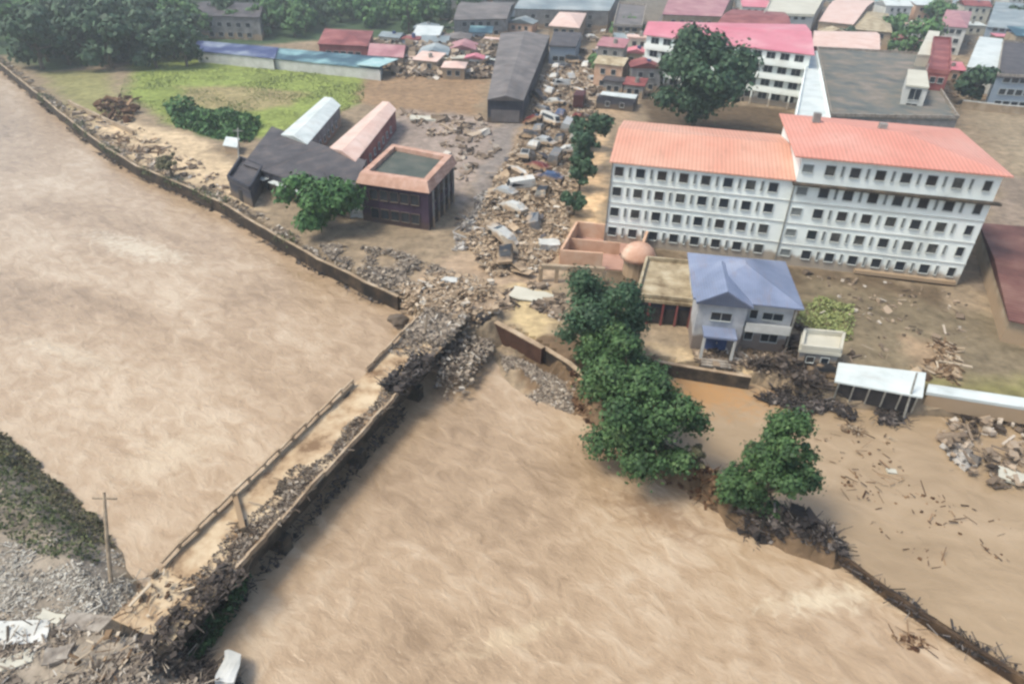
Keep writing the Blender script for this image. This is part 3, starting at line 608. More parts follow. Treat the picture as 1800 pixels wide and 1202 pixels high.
house('small_hut','tiny pale roofed hut between the thicket and the workshop','shed',[(394,256),(416,260),(420,249),(399,246)],3.4,2,'grey','whiteroof','mono',.4,.2)
pu,ql=house('purple_building','dark purple three storey building with an orange tiled parapet round a sunken green roof','building',[(632,316),(752,333),(797,284),(690,264)],8.6,2,'purple','flatroof','flat',ov=-1.4,wins=(5,2),side=(5,2),ww=(1.3,1.5),frame='darkwall')
e=[Vector(p) for p in ql];c=sum(e,Vector((0,0)))/4
def off(k): return [p+(p-c).normalized()*k for p in e]
o0,o1,o2=off(.7),off(-.2),off(-1.7)
tb=MB()
pts=[(*p,6.2) for p in o0]+[(*p,7.7) for p in o1]+[(*p,7.7) for p in o2]+[(*p,6.65) for p in o2]
f=[]
for a in range(3):
    for i in range(4): f.append((a*4+i,a*4+(i+1)%4,a*4+4+(i+1)%4,a*4+4+i))
tb.poly(pts,f).build('tiled_parapet',mnoise('orange_tiles',[S(190,146,128),S(214,170,150),S(230,192,176)],.5,.7,stripes=('X',1.2,.12)),pu)
g_=off(-2.6);MB().prism(off(-1.8),6.97,7.02).build('green_roof_deck',mnoise('green_deck',[S(74,84,80),S(94,100,94),S(112,112,104)],.3,.8),pu)
for i in range(5):
    a=Vector(ql[1]).lerp(Vector(ql[2]),(i+.5)/5);MB().bar((a.x+.35,a.y,0),(a.x+.35,a.y,6.1),.25).build('column',M['grey'],pu)
ls,ql=house('grandstand_shed','long low shed with a navy roof along the far side of the grass field','shed',[(345,90),(480,104),(486,90),(350,78)],5,2,'whiteplain','navy','mono',.8,.5)
ls,ql=house('pool_shed','long low shed with a dark teal roof and pale cyan end','shed',[(482,104),(668,123),(672,107),(488,91)],4.8,2,'whiteplain','teal','mono',.8,.5)
MB().box((ql[1].x-3.5,(ql[1].y+ql[2].y)/2,3.55),(7,12,.2)).build('roof_panel',mnoise('cyan_sheet',[S(150,200,205),S(200,226,228)],.4,.5),ls)
# --- blue house
A=P(1213,612,2);B=P(1378,630,2);d=B-A;rz=math.atan2(d.y,d.x);Lb=d.length
bh=empty('blue_roofed_house',(A.x,A.y,2),rz);tag(bh,'two storey white house with a blue hipped roof by the orange pond','house')
Db=11.5;hb=6.2
MB().prism([(0,0),(Lb*.5,0),(Lb*.5,1.2),(Lb,1.2),(Lb,Db),(0,Db)],-.5,hb).build('wall',mnoise('house_plaster',[S(170,172,180),S(205,206,210),S(225,226,228)],.5,.75,mud=(1.9,S(140,122,110))),bh)
roofmesh([Vector((0,1.0)),Vector((Lb,1.0)),Vector((Lb,Db)),Vector((0,Db))],hb+.02,'hip',2.2,.7,axis='y').build('roof',M['blueroof'],bh)
roofmesh([Vector((0,-.1)),Vector((Lb*.5,-.1)),Vector((Lb*.5,6.5)),Vector((0,6.5))],hb+.06,'gable',1.7,.5,axis='y').build('gable_roof',M['blueroof'],bh)
MB().poly([(.2,-.02,hb),(Lb*.5-.2,-.02,hb),(Lb*.25,-.02,hb+1.5)],[(0,1,2)]).build('gable_end',M['slate'],bh)
for x,w in((Lb*.25,2.2),): window(bh,(x,0,4.6),0,w,1.0)
window(bh,(Lb*.6,1.2,4.7),0,.8,1.1);window(bh,(Lb*.8,1.2,4.6),0,2.2,.9)
window(bh,(Lb*.6,1.2,1.9),0,.9,1.1);window(bh,(Lb*.82,1.2,1.8),0,1.8,1.0)
MB().box((Lb*.25,-1.1,3.1),(3.6,2.4,.25)).build('porch_canopy',M['blueroof'],bh)
for x in(-1.65,1.65): MB().bar((Lb*.25+x,-2.1,0),(Lb*.25+x,-2.1,3.0),.28).build('porch_column',M['whiteplain'],bh)
do=MB().box((Lb*.25,-.06,1.25),(2.5,.14,2.5)).build('door',M['bluedoor'],bh);MB().box((Lb*.25+.15,-.16,1.2),(.1,.08,.3)).build('handle',M['metal'],do)
MB().box((Lb*.75,.5,3.2),(Lb*.46,1.3,.22)).build('balcony',M['whiteplain'],bh)
MB().box((Lb*.75,-.1,3.75),(Lb*.46,.1,.9)).build('railing',M['whiteplain'],bh)
for k in range(3):MB().box((Lb*.25,-2.6-.35*k,.35-.13*k),(3.2,.35,.2)).build('step',M['concrete'],bh)
MB().box((Lb+.02,.5,3),(.16,.16,6)).build('downpipe',M['metal'],bh)
# --- low buildings left of the blue house
ls,ql=house('low_row_house','low pale roofed row with dark open fronts between the levee trees and the blue house','building',[(1118,527),(1216,537),(1222,470),(1136,462)],5,2,'darkwall','paleyellow','flat',ov=.3,parapet='paleyellow')
for k in range(4):
    x=ql[1].x*(k+.5)/4;MB().box((x,-.04,1.2),(ql[1].x*.17,.12,2.1)).build('doorway',M['darkgap'],ls);
for k in range(5):
    x=ql[1].x*k/4;MB().bar((x,-.25,0),(x,-.25,2.9),.22).build('post',M['darkred'],ls)
ls,ql=house('maroon_roofed_hall','hall with a broad ribbed maroon roof cut by the right edge of the photo','building',[(1776,562),(2000,610),(2010,420),(1724,396)],5,2,'tan','maroon','gable',.9,.4)
# roofless orange walled plot
t=empty('roofless_plot',at(1000,470));tag(t,'roofless orange walled plot with a pink floor at the foot of the long building','building')
cs=[Vector(at(*p)) for p in ((984,468),(1118,478),(1135,430),(1012,416))];base=Vector(at(1000,470))
MB().prism([(c-base)[:2] for c in cs],-.3,.15).build('floor',M['pinkfloor'],t)
for i in range(4):
    a=cs[i]-base;b=cs[(i+1)%4]-base
    if i==0: b=a.lerp(b,.55)
    MB().bar(a+Vector((0,0,1.2)),b+Vector((0,0,1.2)),.35,2.6).build('wall',M['orange'],t)
a=cs[0]-base;b=cs[3]-base;m_=a.lerp(b,.5);e_=(cs[1]-base).lerp(cs[2]-base,.5);MB().bar(m_+Vector((0,0,1)),m_.lerp(e_,.7)+Vector((0,0,1)),.25,2).build('partition',M['orange'],t)
# arcade
ar=empty('arcade_wall',at(960,492));tag(ar,'low broken pale wall with dark arched openings left of the levee trees','wall');a=Vector(at(950,494));b=Vector(at(1060,500));base=Vector(at(960,492))
d=(b-a);mb=MB();dk=MB();n=4
mb.bar(a-base+Vector((0,0,2.2)),b-base+Vector((0,0,2.2)),.6,.6)
for i in range(n+1): p=a-base+d*i/n;mb.bar(p,p+Vector((0,0,1.95)),.5)
mb.build('wall',M['tan'],ar)
# orange domed kiosk
p=Vector(at(1118,482));k=empty('domed_kiosk',p);tag(k,'small round kiosk with an orange and white dome beside the orange walled plot','kiosk')
MB().tube([(0,0,-.2),(0,0,2.6)],[1.9,1.9],14).build('wall',M['tan'],k)
dm=MB();dm.tube([(0,0,2.6)]+[(0,0,2.6+2.1*math.sin(a)) for a in (.25,.6,.95,1.25,1.5)],[2.5]+[2.4*math.cos(a) for a in(.25,.6,.95,1.25,1.5)],14);dm.build('dome',M['orangeroof'],k,smooth=True)
# riverside sheds right
ls,ql=house('white_roof_shelter','open shelter with a long white roof at the edge of the flooded yard','shelter',[(1474,672),(1612,697),(1618,662),(1480,646)],3.2,1.6,'darkgap','whiteroof','mono',.3,.35)  # near-black wall block paints the shade under the open roof
for k in range(6): x=ql[1].x*k/5;MB().bar((x,-.25,-.3),(x,-.25,1.6),.14).build('post',M['metal'],ls)
house('yard_wall_roof','low wall capped with a wide white roof strip along the flooded yard at right','wall',[(1630,694),(1960,746),(1960,728),(1634,680)],2.8,1.6,'tan','whiteroof','flat',ov=.15)
house('white_hut','small square pale flat roofed hut right of the blue roofed house','shed',[(1406,618),(1474,625),(1480,596),(1412,590)],4.4,2,'grey','cream','flat',ov=.2,parapet='cream',door=.3,wins=(2,1),ww=(.8,.7))
# ------------------------------------------------------------ walls
def wallpath(name,pts,z0,z1,th,mat,label,cap=None,cat='wall'):
    root=empty(name,(pts[0][0],pts[0][1],0));tag(root,label,cat,kind='thing');b=Vector((pts[0][0],pts[0][1],0));mb=MB();n=len(pts);L_=[];R_=[]
    for i in range(n):
        p=Vector(pts[i][:2]);d=(Vector(pts[min(i+1,n-1)][:2])-Vector(pts[max(i-1,0)][:2])).normalized();s=Vector((-d.y,d.x))*th/2;L_.append(p+s-b.xy);R_.append(p-s-b.xy)
    def strip(m,z0,z1,e):
        base=len(m.v)
        for i in range(n):
            l=L_[i]+(L_[i]-R_[i]).normalized()*e;r=R_[i]+(R_[i]-L_[i]).normalized()*e
            zz=[z(i) if callable(z) else z for z in(z0,z1)]
            m.v+=[(l.x,l.y,zz[0]),(r.x,r.y,zz[0]),(r.x,r.y,zz[1]),(l.x,l.y,zz[1])]
        for i in range(n-1):
            for k in range(4): m.f.append((base+i*4+k,base+i*4+(k+1)%4,base+i*4+4+(k+1)%4,base+i*4+4+k))
        m.f.append((base,base+1,base+2,base+3));e_=base+(n-1)*4;m.f.append((e_+3,e_+2,e_+1,e_))
    strip(mb,z0,z1,0);mb.build('wall',mat,root)
    if cap: c=MB();strip(c,z1+.005,z1+.12,.04);c.build('coping',cap,root)
    return root
def densify(pts,step=2.0,j=0.0,seed=0):
    rng=random.Random(seed);out=[]
    for a,b in zip(pts[:-1],pts[1:]):
        a=Vector(a[:2]);b=Vector(b[:2]);n=max(1,int((b-a).length/step))
        for k in range(n):out.append(a.lerp(b,k/n)+Vector((rng.uniform(-j,j),rng.uniform(-j,j))))
    out.append(Vector(pts[-1][:2]));return out
wallpath('river_wall',densify(bankA[:13],3,.12),-1.5,2.02,.34,M['bankwall'],'long brown stone river wall along the left bank',M['tan'])
wallpath('river_wall',densify(pxs([(862,562),(905,584),(955,612)],2.4),2,.05),-1.5,2.4,.6,mnoise('dark_red_brown',[S(66,42,34),S(92,64,50)],.8,.9),'short dark brown wall at the right end of the bridge above the gravel',M['concrete_mud'])
wallpath('levee_wall',densify(pxs([(955,614),(1000,640),(1040,675)],1.8),2,.1),-.5,2.0,.5,M['bankwall'],'pale broken wall between the gravel slope and the levee trees',M['concrete_mud'])
FW=pxs([(1440,945),(1500,988),(1560,1033),(1640,1087),(1720,1138),(1800,1190),(2000,1320)],1.0)
wallpath('flood_wall',densify(FW,2.5,.06,3),-1.5,.95,.34,mnoise('wet_brown_wall',[S(50,38,28),S(80,62,46),S(116,94,72)],.8,.85),'thin brown wall dividing the river from the flooded yard at lower right')
wallpath('compound_wall',densify(pxs([(1150,636),(1232,650),(1320,664)],2),2,.04),-.3,2.1,.35,M['concrete_dark'],'dark wall between the sandy strip and the orange pond',M['concrete_mud'])
wallpath('yard_wall',densify(pxs([(1690,184),(1760,192),(1900,204)],3),4,0),1.5,4,.6,M['tan'],'pale wall in front of the blue grey house at the right edge',M['whiteplain'])
wallpath('yard_wall',densify(pxs([(120,180),(170,205),(235,235)],2.4),3,.2),1.5,3,.5,M['tan'],'broken low tan wall on the sandy left bank')
# ------------------------------------------------------------ bridge
zb=3.2;A=P(735,568,zb);B=P(238,1048,zb);ax=(B-A).normalized();sd_=Vector((-ax.y,ax.x,0))
if sd_.x<0: sd_=-sd_
W=5.0;Lbr=(B-A).length+3
br=empty('bridge',(A.x,A.y,0),0);tag(br,'narrow mud covered concrete bridge crossing the river','bridge')
base=Vector((A.x,A.y,0))
def bp(s,t,z): v=ax*s+sd_*t;return Vector((v.x,v.y,z))
rng=random.Random(9)
# deck with uneven mud
mb=MB();ns=90;nt_=10
for i in range(ns+1):
    for j in range(nt_+1):
        s=-3+(Lbr+2)*i/ns;t=W*j/nt_;p=bp(s,t,zb);p.z=zb+.10+.16*nz(p.x,p.y,1.6,2)+(.25*max(0,nz(p.x,p.y,5,6)) if 0<j<nt_ else 0);mb.v.append(tuple(p))
for i in range(ns):
    for j in range(nt_):a=i*(nt_+1)+j;mb.f.append((a,a+1,a+nt_+2,a+nt_+1))
mb.build('mud_surface',mnoise('bridge_mud',[S(140,112,86),S(196,168,136),S(224,202,172)],.35,.85,.04,pos=[.36,.46,.6]),br,smooth=True)
dk=MB();dk.poly([bp(-3,0,zb-.45),bp(Lbr,0,zb-.45),bp(Lbr,W,zb-.45),bp(-3,W,zb-.45),bp(-3,0,zb+.02),bp(Lbr,0,zb+.02),bp(Lbr,W,zb+.02),bp(-3,W,zb+.02)],[(0,3,2,1),(4,5,6,7),(0,1,5,4),(1,2,6,5),(2,3,7,6),(3,0,4,7)]);dk.build('deck',M['concrete_dark'],br)
for t in(.6,2.5,W-.5): MB().bar(bp(-3,t,zb-1.0),bp(Lbr,t,zb-1.0),.45,1.05).build('girder',M['concrete_dark'],br)
for s in(9,20,31): MB().prism([tuple(bp(s+dx,t,0)[:2]) for dx,t in((-.5,-.2),(.5,-.2),(.5,W+.2),(-.5,W+.2))],-3,zb-1.55).build('pier',M['concrete_dark'],br)
# parapets: upstream one nearly complete, downstream one ragged
def parapet(t,s0,s1,h,name,mat,sd0=1,gaps=.12):
    r_=random.Random(sd0);o=MB();s=s0
    while s<s1:
        e=min(s1,s+1.9);j1,j2=r_.uniform(-.08,.08),r_.uniform(-.08,.08);hh=h*r_.uniform(.8,1.05)
        if r_.random()>gaps:
            o.bar(bp(s,t+j1,zb+.2),bp(e,t+j2,zb+.2),.2,r_.uniform(.35,.6));o.bar(bp(s-.05,t+j1,zb+hh),bp(e+.05,t+j2,zb+hh*r_.uniform(.85,1.05)),.2,.2);
        o.bar(bp(s,t+j1,zb),bp(s+r_.uniform(-.1,.1),t+j1+r_.uniform(-.12,.12),zb+hh),.2);s=e
    return o.build(name,mat,br)
parapet(.02,0,11,.9,'railing',M['concrete_mud'],1,0);parapet(.02,13.5,38,1.0,'railing',M['concrete_mud'],2,0);parapet(W-.1,10,36,.4,'railing',M['concrete_mud'],3,0)
parapet(.1,38.5,Lbr-4.5,.7,'railing',M['pole'],4,0)
MB().bar(bp(Lbr-13,.1,zb+.5),bp(Lbr-10.5,W*.62,zb+.55),.4,.35).build('beam',M['planks'],br)
def litter(name,fn,n,sizes,mat,label,cat='debris',seed=1,planks=0.0,pile=0,z0=None,twigs=0):
    "fn(rng)->(x,y,z) random spot"
    rng=random.Random(seed);mb=MB()
    for _ in range(n):
        x,y,z=fn(rng);s=rng.uniform(*sizes)*(1 if rng.random()<.85 else 1.8)
        if rng.random()<planks:
            L_=s*rng.uniform(1.4,3.2);rot=Matrix.Rotation(rng.uniform(0,6.28),3,'Z')@Matrix.Rotation(rng.gauss(0,.25),3,'Y');mb.box((x,y,z+rng.uniform(.05,.3)),(L_,s*.35,s*.15),rot=rot)
        else: mb.chunk((x,y,z+s*.15),(s*rng.uniform(.7,1.6),s*rng.uniform(.6,1.2),s*rng.uniform(.3,.8)),rng)
    for _ in range(twigs):
        x,y,z=fn(rng);L_=rng.uniform(.3,1.5);a=rng.uniform(0,6.28);e=rng.uniform(-.15,.5);p=Vector((x,y,z));q_=p+Vector((math.cos(a)*math.cos(e),math.sin(a)*math.cos(e),math.sin(e)))*L_;mb.bar(p,q_,rng.uniform(.02,.06))
    o=mb.build(name,mat,fix=False);tag(o,label,cat,kind='stuff');return o
def inpl(pl,zf=None,dz=0,cen=None,hp=0,rad=1,cl=1.6):
    x0=min(p[0] for p in pl);x1=max(p[0] for p in pl);y0=min(p[1] for p in pl);y1=max(p[1] for p in pl)
    def f(rng):
        while True:
            x=rng.uniform(x0,x1);y=rng.uniform(y0,y1)
            if inpoly(x,y,pl) and rng.random()<.5+nz(x,y,3,31)*cl: break
        z=(zf if zf is not None else land_z(x,y))
        if hp: z+=rng.uniform(0,1)*hp*max(0,1-(((x-cen[0])**2+(y-cen[1])**2)**.5/rad))
        return x,y,z+dz
    return f
def onbr(s0,s1,t0,t1,hp=.3):
    def f(rng):
        s=rng.uniform(s0,s1);t=rng.uniform(t0,t1)+.35*math.sin(s*.9)*(t0>0);p=bp(s,t,zb+.15)+base;return p.x,p.y,p.z+rng.uniform(0,hp)
    return f
litter('bridge_debris',onbr(7,39,W*.66,W*.97,.12),3200,(.05,.17),M['silt'],'grey brown silt and small rubble along the downstream side of the bridge deck',seed=11,planks=.1,twigs=60)
litter('bridge_debris',onbr(25,39,W*.45,W*.97,.12),1300,(.05,.16),M['silt'],'wider patch of dark silt near the lower end of the bridge deck',seed=18,planks=.1,twigs=30)
litter('bridge_branches',onbr(6.5,13,W*.62,W+.7,1.0),260,(.15,.45),M['twig_mix'],'black tangle of branches and scrap at the far end of the bridge',seed=12,planks=.2,twigs=300)
litter('bridge_branches',onbr(36,43,W*.72,W+1.0,.5),200,(.12,.3),M['twig'],'dark branches hanging over the near end of the bridge',seed=13,planks=.3,twigs=120)
litter('bridge_wreckage',onbr(38,46,.1,W*.8,.3),80,(.12,.4),M['planks'],'splintered boards and mud on the near end of the bridge deck',seed=14,planks=.5,twigs=60)
litter('bridge_rubble',onbr(-3.2,3.5,0,W,.5),2200,(.08,.38),M['silt_mid'],'grey rubble heap burying the far end of the bridge deck',seed=19,planks=.2,twigs=200)
litter('bridge_rubble',onbr(3.5,7,0,W,.1),320,(.06,.25),M['silt_mid'],'thin scatter of rubble on the deck near the far end',seed=20,planks=.2,twigs=40)
def below(s0,s1,t0,t1):
    def f(rng): p=bp(rng.uniform(s0,s1),rng.uniform(t0,t1),0)+base;return p.x,p.y,rng.uniform(-.1,.6+1.6*(1-(rng.random())))
    return f
litter('drift_branches',below(12,44,W-.35,W+.25),450,(.08,.24),M['twig'],'drift branches trapped along the downstream face of the bridge',seed=15,planks=.3,twigs=120)
# ------------------------------------------------------------ rubble fields
z2=None
def lit(name,px,n,sz,mat,label,seed,planks=.2,twigs=0,z=2,zf=None,**k):
    pl=[tuple(p[:2]) for p in pxs(px,z)];c=(sum(p[0] for p in pl)/len(pl),sum(p[1] for p in pl)/len(pl));r=max(math.dist(c,p) for p in pl)
    return litter(name,inpl(pl,zf,0,c,k.get('hp',0),r,k.get('cl',1.6)),n,sz,M[mat],label,seed=seed,planks=planks,twigs=twigs)
lit('rubble',[(690,505),(780,480),(870,500),(875,560),(800,600),(770,660),(740,560)],3000,(.08,.45),'rubble_dust','grey rubble heaped at the far end of the bridge',21,.2,250,hp=1.3)
lit('rubble',[(770,590),(840,560),(870,600),(800,700),(760,690)],1300,(.08,.34),'silt_mid','grey broken stone spilling beside the far end of the bridge',22,.2,100,zf=.6,hp=2.2)
lit('rubble',[(560,430),(680,440),(800,480),(740,530),(650,495),(580,455)],3000,(.08,.34),'silt_mid','grey rubble along the river wall below the purple building',23,.3,150,hp=.8)
lit('rubble',[(820,430),(880,300),(930,220),(1010,210),(1010,300),(1000,380),(990,440),(940,480),(860,490)],11000,(.08,.5),'rubble_dust','pale broken masonry and boards covering the lower debris street',24,.2,300,hp=1.0,cl=.5)
lit('rubble',[(930,220),(955,130),(1060,90),(1060,180),(1020,215)],4500,(.2,.8),'rubble_mix','scattered masonry in the upper debris street',25,.3,0,hp=1.0,cl=.6)
lit('rubble',[(660,75),(860,60),(875,140),(690,135)],1500,(.6,2.0),'rubble','brown wreckage of collapsed houses beyond the sheds',26,.4,0,hp=3)
lit('rubble',[(700,90),(860,70),(870,130),(720,125)],700,(.7,2.2),'rubble','pale wreckage among the collapsed houses',27,.4,0,hp=3)
lit('rubble',[(700,200),(850,205),(880,260),(810,330),(770,250)],260,(.3,1.2),'rubble','scattered pale scraps on the muddy plaza',28,.4)
lit('rubble',[(890,500),(985,500),(985,560),(880,545)],260,(.2,.7),'rubble','boards and scraps on the pale beach right of the street',29,.5,40)
lit('gravel_bank',[(880,602),(960,632),(1015,665),(1010,700),(950,690),(890,640)],4000,(.06,.22),'silt_mid','grey gravel bank below the wall right of the bridge',30,.05,60,zf=None)
lit('rubble',[(1385,560),(1430,590),(1440,660),(1470,690),(1330,675),(1300,640),(1370,640)],700,(.15,.5),'twig','dark tangled scrap beside the blue roofed house',31,.4,700,hp=1.6)
lit('rubble',[(1210,600),(1390,630),(1380,665),(1230,645)],500,(.15,.5),'rubble','rubble in front of the blue roofed house',32,.4,150)
lit('levee_debris',[(1290,880),(1400,850),(1450,880),(1520,950),(1470,975),(1380,945),(1300,925)],700,(.15,.55),'twig_mix','dark pile of branches and scrap at the levee end below the ragged tree',33,.35,1500,z=1.2,hp=1.6,cl=.8)
lit('levee_debris',[(1000,650),(1060,690),(1150,780),(1240,830),(1290,880),(1270,900),(1180,840),(1080,790),(1010,700)],600,(.15,.45),'rubble_brown','muddy drift and roots along the levee under the trees',34,.3,500,z=1.2,hp=.3)
lit('flood_debris',[(1640,760),(1700,725),(1800,725),(1860,860),(1760,860),(1650,815)],190,(.2,.8),'rubble','brown wrecked furniture and timber stranded at the right of the flooded yard',35,.3,250,z=.6,zf=.55,hp=1.2)
lit('flood_debris',[(1640,770),(1690,790),(1720,820),(1650,815)],60,(.25,.8),'rubble_grey','pale stones beside the brown wreckage in the flooded yard',36,.2,0,z=.6,zf=.55)
lit('flood_debris',[(1430,740),(1560,760),(1600,850),(1780,920),(1780,1010),(1600,990),(1500,900)],110,(.08,.28),'rubble_brown','small scattered drift floating on the flooded yard',37,.5,50,z=.6,zf=.5)
lit('flood_debris',[(1470,740),(1560,765),(1570,780),(1480,758)],30,(.15,.3),'planks','line of reddish boards floating below the white shelter',38,.9,40,z=.6,zf=.52)
lit('rubble',[(1340,670),(1480,700),(1620,720),(1600,745),(1450,730),(1340,700)],500,(.12,.4),'twig_mix','dark scrap along the water line under the white shelter',39,.3,500,z=1,zf=.6,hp=.5)
lit('rubble',[(-80,960),(200,940),(240,1060),(200,1110),(-80,1110)],7500,(.04,.14),'silt_pale','grey gravel and stones covering the lower left bank',40,.08,100)
lit('rubble',[(-60,1090),(300,1080),(420,1150),(450,1260),(-60,1260)],2800,(.05,.3),'silt_mid','broken concrete and stones at the near end of the bridge',41,.2,500)
lit('rubble',[(240,1060),(310,1100),(420,1140),(420,1200),(280,1200),(230,1110)],300,(.12,.35),'twig','dark roots and branches among the stones in the lower left corner',42,.2,300,hp=.7)
lit('rubble',[(110,180),(260,230),(420,330),(400,355),(250,285),(160,230)],350,(.2,.7),'rubble','scattered scraps along the sandy left bank path',43,.3,60)
lit('rubble',[(170,180),(240,170),(240,215),(180,215)],200,(.3,1.2),'rubble_brown','dark brown wreckage heap on the left bank',44,.5,200,hp=2.0)
lit('rubble',[(200,235),(290,245),(285,275),(215,262)],120,(.2,.8),'planks','splintered boards on the left bank path',45,.8,60)
lit('rubble',[(800,380),(860,330),(880,360),(840,440),(800,440)],260,(.25,.9),'rubble_grey','dark grey wreckage between the purple building and the street',46,.3,200)
lit('rubble',[(1590,610),(1680,600),(1690,690),(1610,690)],180,(.2,.7),'planks','pale boards lying on the yard above the white roof strip',47,.6,40)
lit('rubble',[(1410,470),(1700,520),(1700,620),(1480,640)],160,(.15,.5),'rubble','small scraps scattered on the yard before the long building',48,.4,30)
def along(pts,lo,hi,zlo,zhi):
    def f(rng):
        i=rng.randrange(len(pts)-1);a=pts[i];b=pts[i+1];t=rng.random();d=(b-a).normalized();o=rng.uniform(lo,hi);x=a.x+(b.x-a.x)*t-d.y*o;y=a.y+(b.y-a.y)*t+d.x*o
        if nz(x,y,4,77)<-.05: return f(rng)
        return x,y,rng.uniform(zlo,zhi)
    return f
BW=densify(bankA[1:13],2)
litter('wall_rubble',along(BW,.2,2.2,1.95,2.1),2400,(.06,.35),M['silt_mid'],'low line of rubble and silt along the top of the left river wall',seed=71,planks=.2,twigs=500)
litter('wall_drift',along(BW,-.9,-.15,-.05,.25),900,(.08,.3),M['twig_mix'],'dark drift and stones caught at the foot of the left river wall',seed=72,planks=.3,twigs=500)
rg=random.Random(8);mbg=MB();sc_f=along(BW,-.6,1.8,1.2,2.5)
for _ in range(7000):
    x,y,z=sc_f(rg)
    if nz(x,y,6,55)<.12: continue
    nrm=Vector((rg.uniform(-1,1),rg.uniform(-1,1),rg.uniform(.1,1))).normalized();u=nrm.orthogonal().normalized();v=nrm.cross(u);a=rg.uniform(.12,.26);p=Vector((x,y,z));mbg.poly([p-u*a,p-v*a*.7,p+u*a,p+v*a*.7],[(0,1,2,3)])
tag(mbg.build('wall_scrub',M['leaf_scrub'],fix=False),'patchy olive scrub hanging over the left river wall','shrub',kind='stuff')
FWp=densify(FW[:6],2)
litter('wall_drift',along(FWp,-.6,.9,.5,.7),260,(.06,.22),M['twig_mix'],'thin line of drift against the wall of the flooded yard',seed=73,planks=.4,twigs=160)
# slabs and single things
def slab(name,px,py,z,dims,rz,tilt,mat,label,cat='concrete slab',seed=1):
    rng=random.Random(seed);b=bmesh.new()
    if cat=='boulder': bmesh.ops.create_icosphere(b,subdivisions=3,radius=.55)
    else: bmesh.ops.create_cube(b,size=1);bmesh.ops.subdivide_edges(b,edges=b.edges[:],cuts=3,use_grid_fill=True)
    for v in b.verts:
        v.co=Vector((v.co.x*dims[0],v.co.y*dims[1],v.co.z*dims[2]));n=noise.noise_vector(v.co*1.3+Vector((seed*3,0,0)));v.co+=Vector((n.x*.22*min(dims[0],2),n.y*.22*min(dims[1],2),n.z*.12))
    me=bpy.data.meshes.new(name);b.to_mesh(me);b.free();me.materials.append(mat);p=P(px,py,z);o=bpy.data.objects.new(name,me);SC.collection.objects.link(o);o.location=p;o.rotation_euler=(tilt[0],tilt[1],rz);return tag(o,label,cat)
slab('concrete_slab',35,1112,2.3,(3.4,1.6,.4),.1,(.1,.05),M['whiteplain'],'long white broken slab at the left edge of the bottom corner',seed=1)
slab('concrete_slab',20,1165,2.2,(2.6,1.0,.35),.6,(.1,.1),M['cream'],'pale slab lying below the long white slab at the left edge',seed=2)
slab('concrete_slab',195,1185,2.4,(3.0,2.0,.5),.3,(.15,-.1),M['concrete'],'rounded light grey boulder like slab at the bottom edge',seed=3)
slab('concrete_slab',402,1175,1.3,(1.2,2.6,.4),.15,(-.2,.1),M['whiteplain'],'upright white slab leaning at the water below the bridge end',seed=4)
slab('concrete_slab',170,1095,2.2,(4.4,1.3,.3),-.02,(.02,.02),M['concrete'],'flat grey concrete strip leading to the near end of the bridge',seed=5)
slab('concrete_slab',1785,838,.9,(3.2,1.5,.35),-.3,(.1,.1),M['cream'],'pale slab stranded at the right edge of the flooded yard',seed=6)
slab('concrete_slab',1568,828,.6,(.9,.5,.25),0,(.1,.1),M['cream'],'small cream block alone in the middle of the flooded yard',seed=7)
slab('concrete_slab',748,208,2.3,(7,3,.3),.1,(.02,.02),M['cream'],'pale flat slab on the muddy plaza behind the purple building',seed=8)
slab('concrete_slab',262,1150,2.8,(2.2,.9,.3),.9,(.2,.1),M['concrete'],'grey slab tilted in the dark roots at the bottom corner',seed=21)
slab('concrete_slab',100,1150,2.4,(1.6,1.1,.3),.4,(.1,.2),M['concrete'],'small grey slab right of the long white slab',seed=22)
slab('concrete_slab',90,1085,2.4,(1.8,.7,.25),-.2,(.05,.1),M['cream'],'thin cream slab above the long white slab',seed=23)
slab('boulder',845,562,2.6,(2.3,1.7,1.7),.4,(.1,.1),M['darkgap'],'dark rounded boulder at the right corner of the far bridge end','boulder',seed=9)
slab('boulder',700,562,1.0,(2.2,1.6,1.3),.2,(.1,.1),M['darkwall'],'dark boulder in the water left of the far bridge end','boulder',seed=10)
slab('broken_wall',790,495,2.6,(1.9,1.1,.8),.1,(.05,.1),M['whiteplain'],'white broken block standing above the rubble at the far bridge end','broken wall',seed=11)
slab('broken_wall',965,430,2.8,(3.0,1.8,1.0),.2,(.1,.1),M['whiteplain'],'white crumpled sheet at the lower right of the debris street','broken wall',seed=12)
slab('broken_wall',627,372,2.9,(2.2,1.4,1.5),.1,(0,.05),M['whiteplain'],'white box like wreck at the left corner of the purple building','wreck',seed=13)
slab('fallen_sheet',935,520,2.3,(5.5,2.6,.15),-.3,(.05,.05),M['cream'],'pale cream sheet lying on the beach right of the street','sheet',seed=14)
litter('drift_clump',inpl([tuple(p[:2]) for p in pxs([(1565,1118),(1600,1112),(1635,1135),(1600,1142)],0)],0.02),60,(.08,.22),M['rubble_brown'],'lone clump of brown drift floating outside the thin flood wall','driftwood',seed=50,planks=.4,twigs=14)
rs=random.Random(77)
mbs=[MB(),MB(),MB()]
for i in range(110):
    px=rs.uniform(840,1060);py=rs.uniform(90,480)
    c_=940+ (285-py)*.3
    if abs(px-c_)>70: continue
    p=P(px,py,2.6+rs.uniform(0,.8));l=rs.uniform(.8,3.0);rot=Matrix.Rotation(rs.uniform(0,6.28),3,'Z')@Matrix.Rotation(rs.gauss(0,.3),3,'X')@Matrix.Rotation(rs.gauss(0,.3),3,'Y')
    mbs[i%3].box(p,(l,l*rs.uniform(.3,.8),.08),rot=rot)
